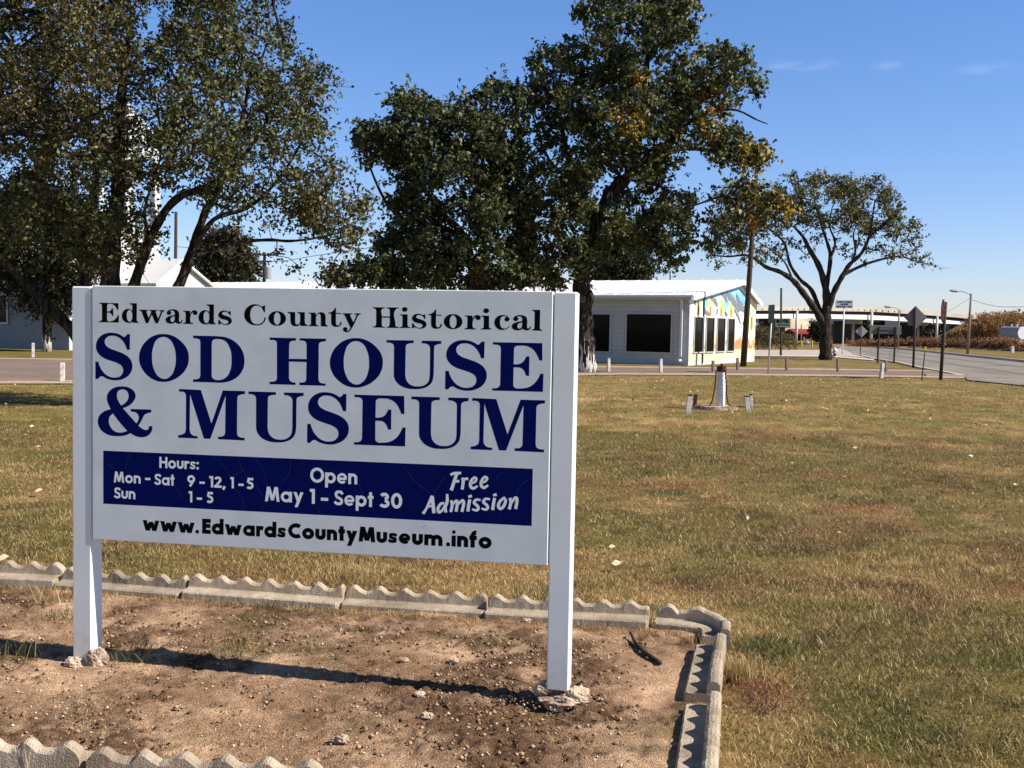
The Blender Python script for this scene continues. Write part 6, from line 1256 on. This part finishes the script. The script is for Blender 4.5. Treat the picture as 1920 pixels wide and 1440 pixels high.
# --- vase shaped elm by the road
rb_ = gp(1548, 674); Dr = float(rb_[1])
LR = [([(1548, 680, 0), (1548, 668, 0), (1548, 635, 0), (1549, 600, 0), (1550, 575, 0), (1548, 540, 0), (1536, 500, 0), (1518, 468, 0), (1505, 443, .2), (1488, 425, .3)], .47, .06),
 ([(1546, 612, 0), (1528, 580, -.3), (1505, 548, -.5), (1487, 526, -.7), (1463, 510, -.9), (1437, 501, -1), (1414, 484, -1.1), (1396, 478, -1.2), (1366, 481, -1.3), (1330, 478, -1.4)], .24, .035),
 ([(1540, 590, .2), (1522, 545, .5), (1500, 524, .7), (1481, 495, .9), (1470, 455, 1), (1444, 431, 1.2), (1428, 415, 1.3)], .16, .04), ([(1549, 540, 0), (1557, 484, .4), (1550, 452, .6), (1539, 420, .8), (1530, 390, 1)], .16, .04), ([(1557, 484, .4), (1566, 455, .3), (1556, 425, .2), (1560, 390, 0)], .10, .03),
 ([(1552, 585, 0), (1562, 551, -.2), (1577, 522, -.4), (1593, 496, -.5), (1615, 475, -.7), (1630, 443, -.9), (1636, 405, -1), (1640, 380, -1.1)], .22, .04), ([(1580, 516, -.4), (1614, 499, .2), (1650, 487, .6), (1688, 481, .9), (1718, 490, 1.1), (1748, 497, 1.2)], .12, .02), ([(1690, 481, .9), (1712, 468, 1), (1732, 460, 1)], .04, .012), ([(1596, 494, -.5), (1604, 470, -1), (1600, 440, -1.2), (1610, 415, -1.4)], .09, .03), ([(1630, 443, -.9), (1660, 420, -.5), (1680, 400, -.2)], .06, .02), ([(1487, 526, -.7), (1470, 490, -1.2), (1440, 465, -1.6), (1400, 440, -1.9)], .07, .02)]
tree('vase_elm_tree', 'vase shaped elm with spreading bare limbs standing alone beside the road', Dr, rb_, LR,
    [(1330, 400), (1345, 365), (1384, 345), (1432, 352), (1470, 332), (1510, 322), (1570, 326), (1600, 326), (1650, 332), (1688, 370), (1698, 398), (1722, 422), (1730, 448), (1700, 462), (1665, 448), (1630, 448), (1590, 436), (1540, 428), (1490, 432), (1450, 446), (1410, 458), (1370, 474), (1330, 466), (1322, 430)],
    270, .46, 66, .17, [(MG, 3), (OL, 4), (DG, .8), ((.20, .175, .075), 3), (YE, .06)], 35, 3.2, bark='bark', group='trees', twig=.011, bare=110, inset=.2, flat=.7,
    extra=[(1740, 478, 1.2), (1748, 497, 1.2), (1725, 488, 1.1), (1708, 480, 1), (1690, 470, .9), (1672, 476, .8), (1715, 462, 1), (1600, 480, -.5), (1620, 490, .2), (1640, 470, -.5), (1335, 480, -1.4), (1352, 492, -1.3), (1372, 470, -1.3), (1390, 465, -1.2), (1326, 468, -1.4), (1420, 470, -1.5), (1345, 500, -1.3), (1440, 480, -1), (1480, 452, 1.2), (1500, 462, 1), (1455, 462, 1), (1465, 480, -1), (1530, 448, .5), (1570, 450, .3), (1612, 455, -1), (1650, 462, -.4), (1660, 478, .6), (1580, 468, -.5), (1510, 480, .8), (1425, 492, -1.2), (1395, 490, -1.2)])
# --- conifers and far trees
def conifer(name, label, D, xb, poly, ncl, rc, nleaf, size, cols, seed, thick, tr=.2, base=None, group='dark evergreens', bare=0, lean=0, bk='bark'):
    b = at(xb, 640, D); b[2] = 0
    ys = min(p[1] for p in poly); ym = max(p[1] for p in poly)
    t = tree(name, label, D, b, [([(xb, to_px(b[None])[1][0] + 3, 0), (xb + lean * .5, (ym + ys) / 2 + 20, 0), (xb + lean, ys + (ym - ys) * .3, 0)], tr, tr * .3)], poly, ncl, rc, nleaf, size, cols, seed, thick, group=group, bare=bare, bark=bk, inset=.15, up=.2, shell=.42, flat=.6)
    return t
CG = [((.030, .036, .014), 3), ((.045, .045, .018), 2), ((.07, .055, .025), 1)]
c1 = conifer('cedar_tree', 'dark spreading cedar with a whitewashed trunk foot in front of the church wall', 54, 88, [(-90, 420), (0, 330), (60, 310), (120, 330), (170, 400), (200, 440), (200, 510), (165, 545), (135, 585), (90, 597), (40, 580), (0, 560), (-60, 550), (-110, 520)], 250, .75, 150, .17, CG, 41, 2.2, tr=.26, lean=4, bk='barkwhite2')
conifer('cedar_tree', 'brownish green cedar with ragged top behind the white roof left of the power pole', 95, 430, [(366, 520), (368, 480), (378, 448), (398, 432), (430, 428), (452, 440), (470, 470), (488, 500), (492, 530), (480, 545), (370, 545)], 130, .9, 110, .28, [((.05, .048, .02), 3), ((.08, .062, .03), 2), ((.03, .036, .015), 2)], 42, 2.5, tr=.3)
conifer('pine_tree', 'rounded dark pine behind the roof right of the cottonwood trunk', 80, 1165, [(1112, 520), (1112, 470), (1130, 440), (1165, 425), (1200, 440), (1218, 480), (1222, 515), (1205, 545), (1120, 545)], 110, .85, 130, .24, [((.028, .038, .014), 3), ((.05, .055, .02), 2)], 43, 2.2, tr=.3)
conifer('cedar_tree', 'bushy dark cedar under the bridge left of the elm trunk', 178, 1532, [(1520, 622), (1526, 607), (1545, 603), (1552, 620), (1550, 640), (1530, 636)], 40, 1.0, 80, .42, CG, 44, 1.5, tr=.2)
GT = 'dark trees beyond the bridge'
for i, (x0, x1, yt, yb, D, lab) in enumerate(((1556, 1580, 600, 642, 230, 'dark far tree right of the elm trunk under the bridge'), (1576, 1606, 594, 643, 235, 'dark far tree behind the park sign post'), (1602, 1632, 592, 644, 228, 'dark far tree behind the small diamond sign'), (1636, 1668, 594, 642, 240, 'dark far tree behind the wide grey sign'), (1664, 1700, 598, 642, 236, 'dark far tree behind the smaller street light'), (1696, 1742, 600, 642, 244, 'dark far tree behind the large diamond sign'), (1736, 1775, 602, 642, 246, 'dark far tree right of the large diamond sign under the bridge'), (1770, 1805, 606, 642, 250, 'dark far tree behind the red edge-on sign'), (1862, 1888, 594, 620, 240, 'small far tree on the skyline above the embankment'), (1880, 1935, 586, 630, 220, 'larger dark far tree on the skyline above the silver tank'))):
    pl = [(x0 + 1, yb), (x0, (yt + yb) / 2 + 3), (x0 + (x1 - x0) * .2, yt + 6), (x0 + (x1 - x0) * .5, yt), (x0 + (x1 - x0) * .8, yt + 5), (x1, (yt + yb) / 2 + 2), (x1 - 1, yb)]
    conifer('far_tree', lab, D, (x0 + x1) / 2, pl, 46, 1.3, 60, .55, [((.03, .036, .016), 3), ((.05, .05, .022), 2), ((.02, .022, .01), 2)], 60 + i, 2, tr=.25, group=GT)
# --- brush and bushes
def brush_mass(name, label, pts, ncl, rc, nleaf, size, cols, seed, stuff=False):
    r_ = np.random.default_rng(seed); C = []
    P = np.array(pts, float)
    for k in range(ncl):
        u = r_.random() * (len(P) - 1); i = int(u); q = P[i] + (P[i + 1] - P[i]) * (u - i)
        C.append((q[0] + r_.uniform(-1, 1) * .6, q[1] + r_.uniform(-1, 1) * q[3], max(.15, q[2] * r_.uniform(.35, 1.0) * 1.0)))
    C = np.array(C); Rr = rc * r_.uniform(.6, 1.3, len(C)); cw = np.array([c[1] for c in cols], float); cw /= cw.sum(); cc = np.array([c[0] for c in cols]); tt = r_.uniform(.7, 1.3, (len(C), 1))
    V, Fi, c = leaf_cloud(C, Rr, nleaf, size, lambda Pp, idx, rr: cc[rr.choice(len(cc), len(Pp), p=cw)] * tt[idx] * rr.uniform(.7, 1.3, (len(Pp), 1)), r_, aspect=.4, flat=.8)
    if stuff: return tag(npmesh(name, V, Fi, M['leaf'], col=c), kind='stuff')
    t = thing(name, label, 'bush', (P[:, 0].mean(), P[:, 1].mean(), 0)); npmesh('foliage', V, Fi, M['leaf'], t, col=c)
    mb = MB()
    for k in range(10): b = C[r_.integers(len(C))]; mb.tube([(b[0] + r_.normal(0, .1), b[1], 0), b], [.03, .012], 4)
    mb.build('stem', M['bark'], t); return t
RB = [((.40, .205, .075), 3), ((.48, .28, .11), 2), ((.24, .125, .05), 2), ((.18, .14, .05), .8)]
def emb(x, D, hh, w_): return (at(x, 600, D)[0], D, hh, w_)
brush_mass('brush', '', [emb(1775, 168, .6, 3), emb(1812, 164, 2.2, 4), emb(1848, 163, 4.5, 5), emb(1885, 163, 5.0, 5), emb(1960, 165, 4.8, 6)], 620, .7, 70, .24, RB, 51, True)
brush_mass('brush', '', [emb(1600, 138, .25, 2), emb(1660, 135, .6, 2), emb(1740, 130, .9, 2), emb(1810, 126, .9, 2), emb(1880, 121, 1.1, 3), emb(1990, 115, 1.1, 3)], 520, .5, 60, .2, [((.34, .15, .08), 3), ((.24, .12, .065), 3), ((.36, .22, .10), 1.4), ((.12, .085, .04), 1)], 52, True)
brush_mass('bush', 'wide olive and brown bush right of the mural building corner', [emb(1408, 96, 1.5, 2), emb(1425, 97, 2.0, 2), emb(1445, 98, 1.6, 2), emb(1478, 99, 1.1, 1.5)], 90, .5, 130, .14, [((.11, .10, .03), 3), ((.16, .12, .045), 2), ((.07, .075, .022), 2)], 53)
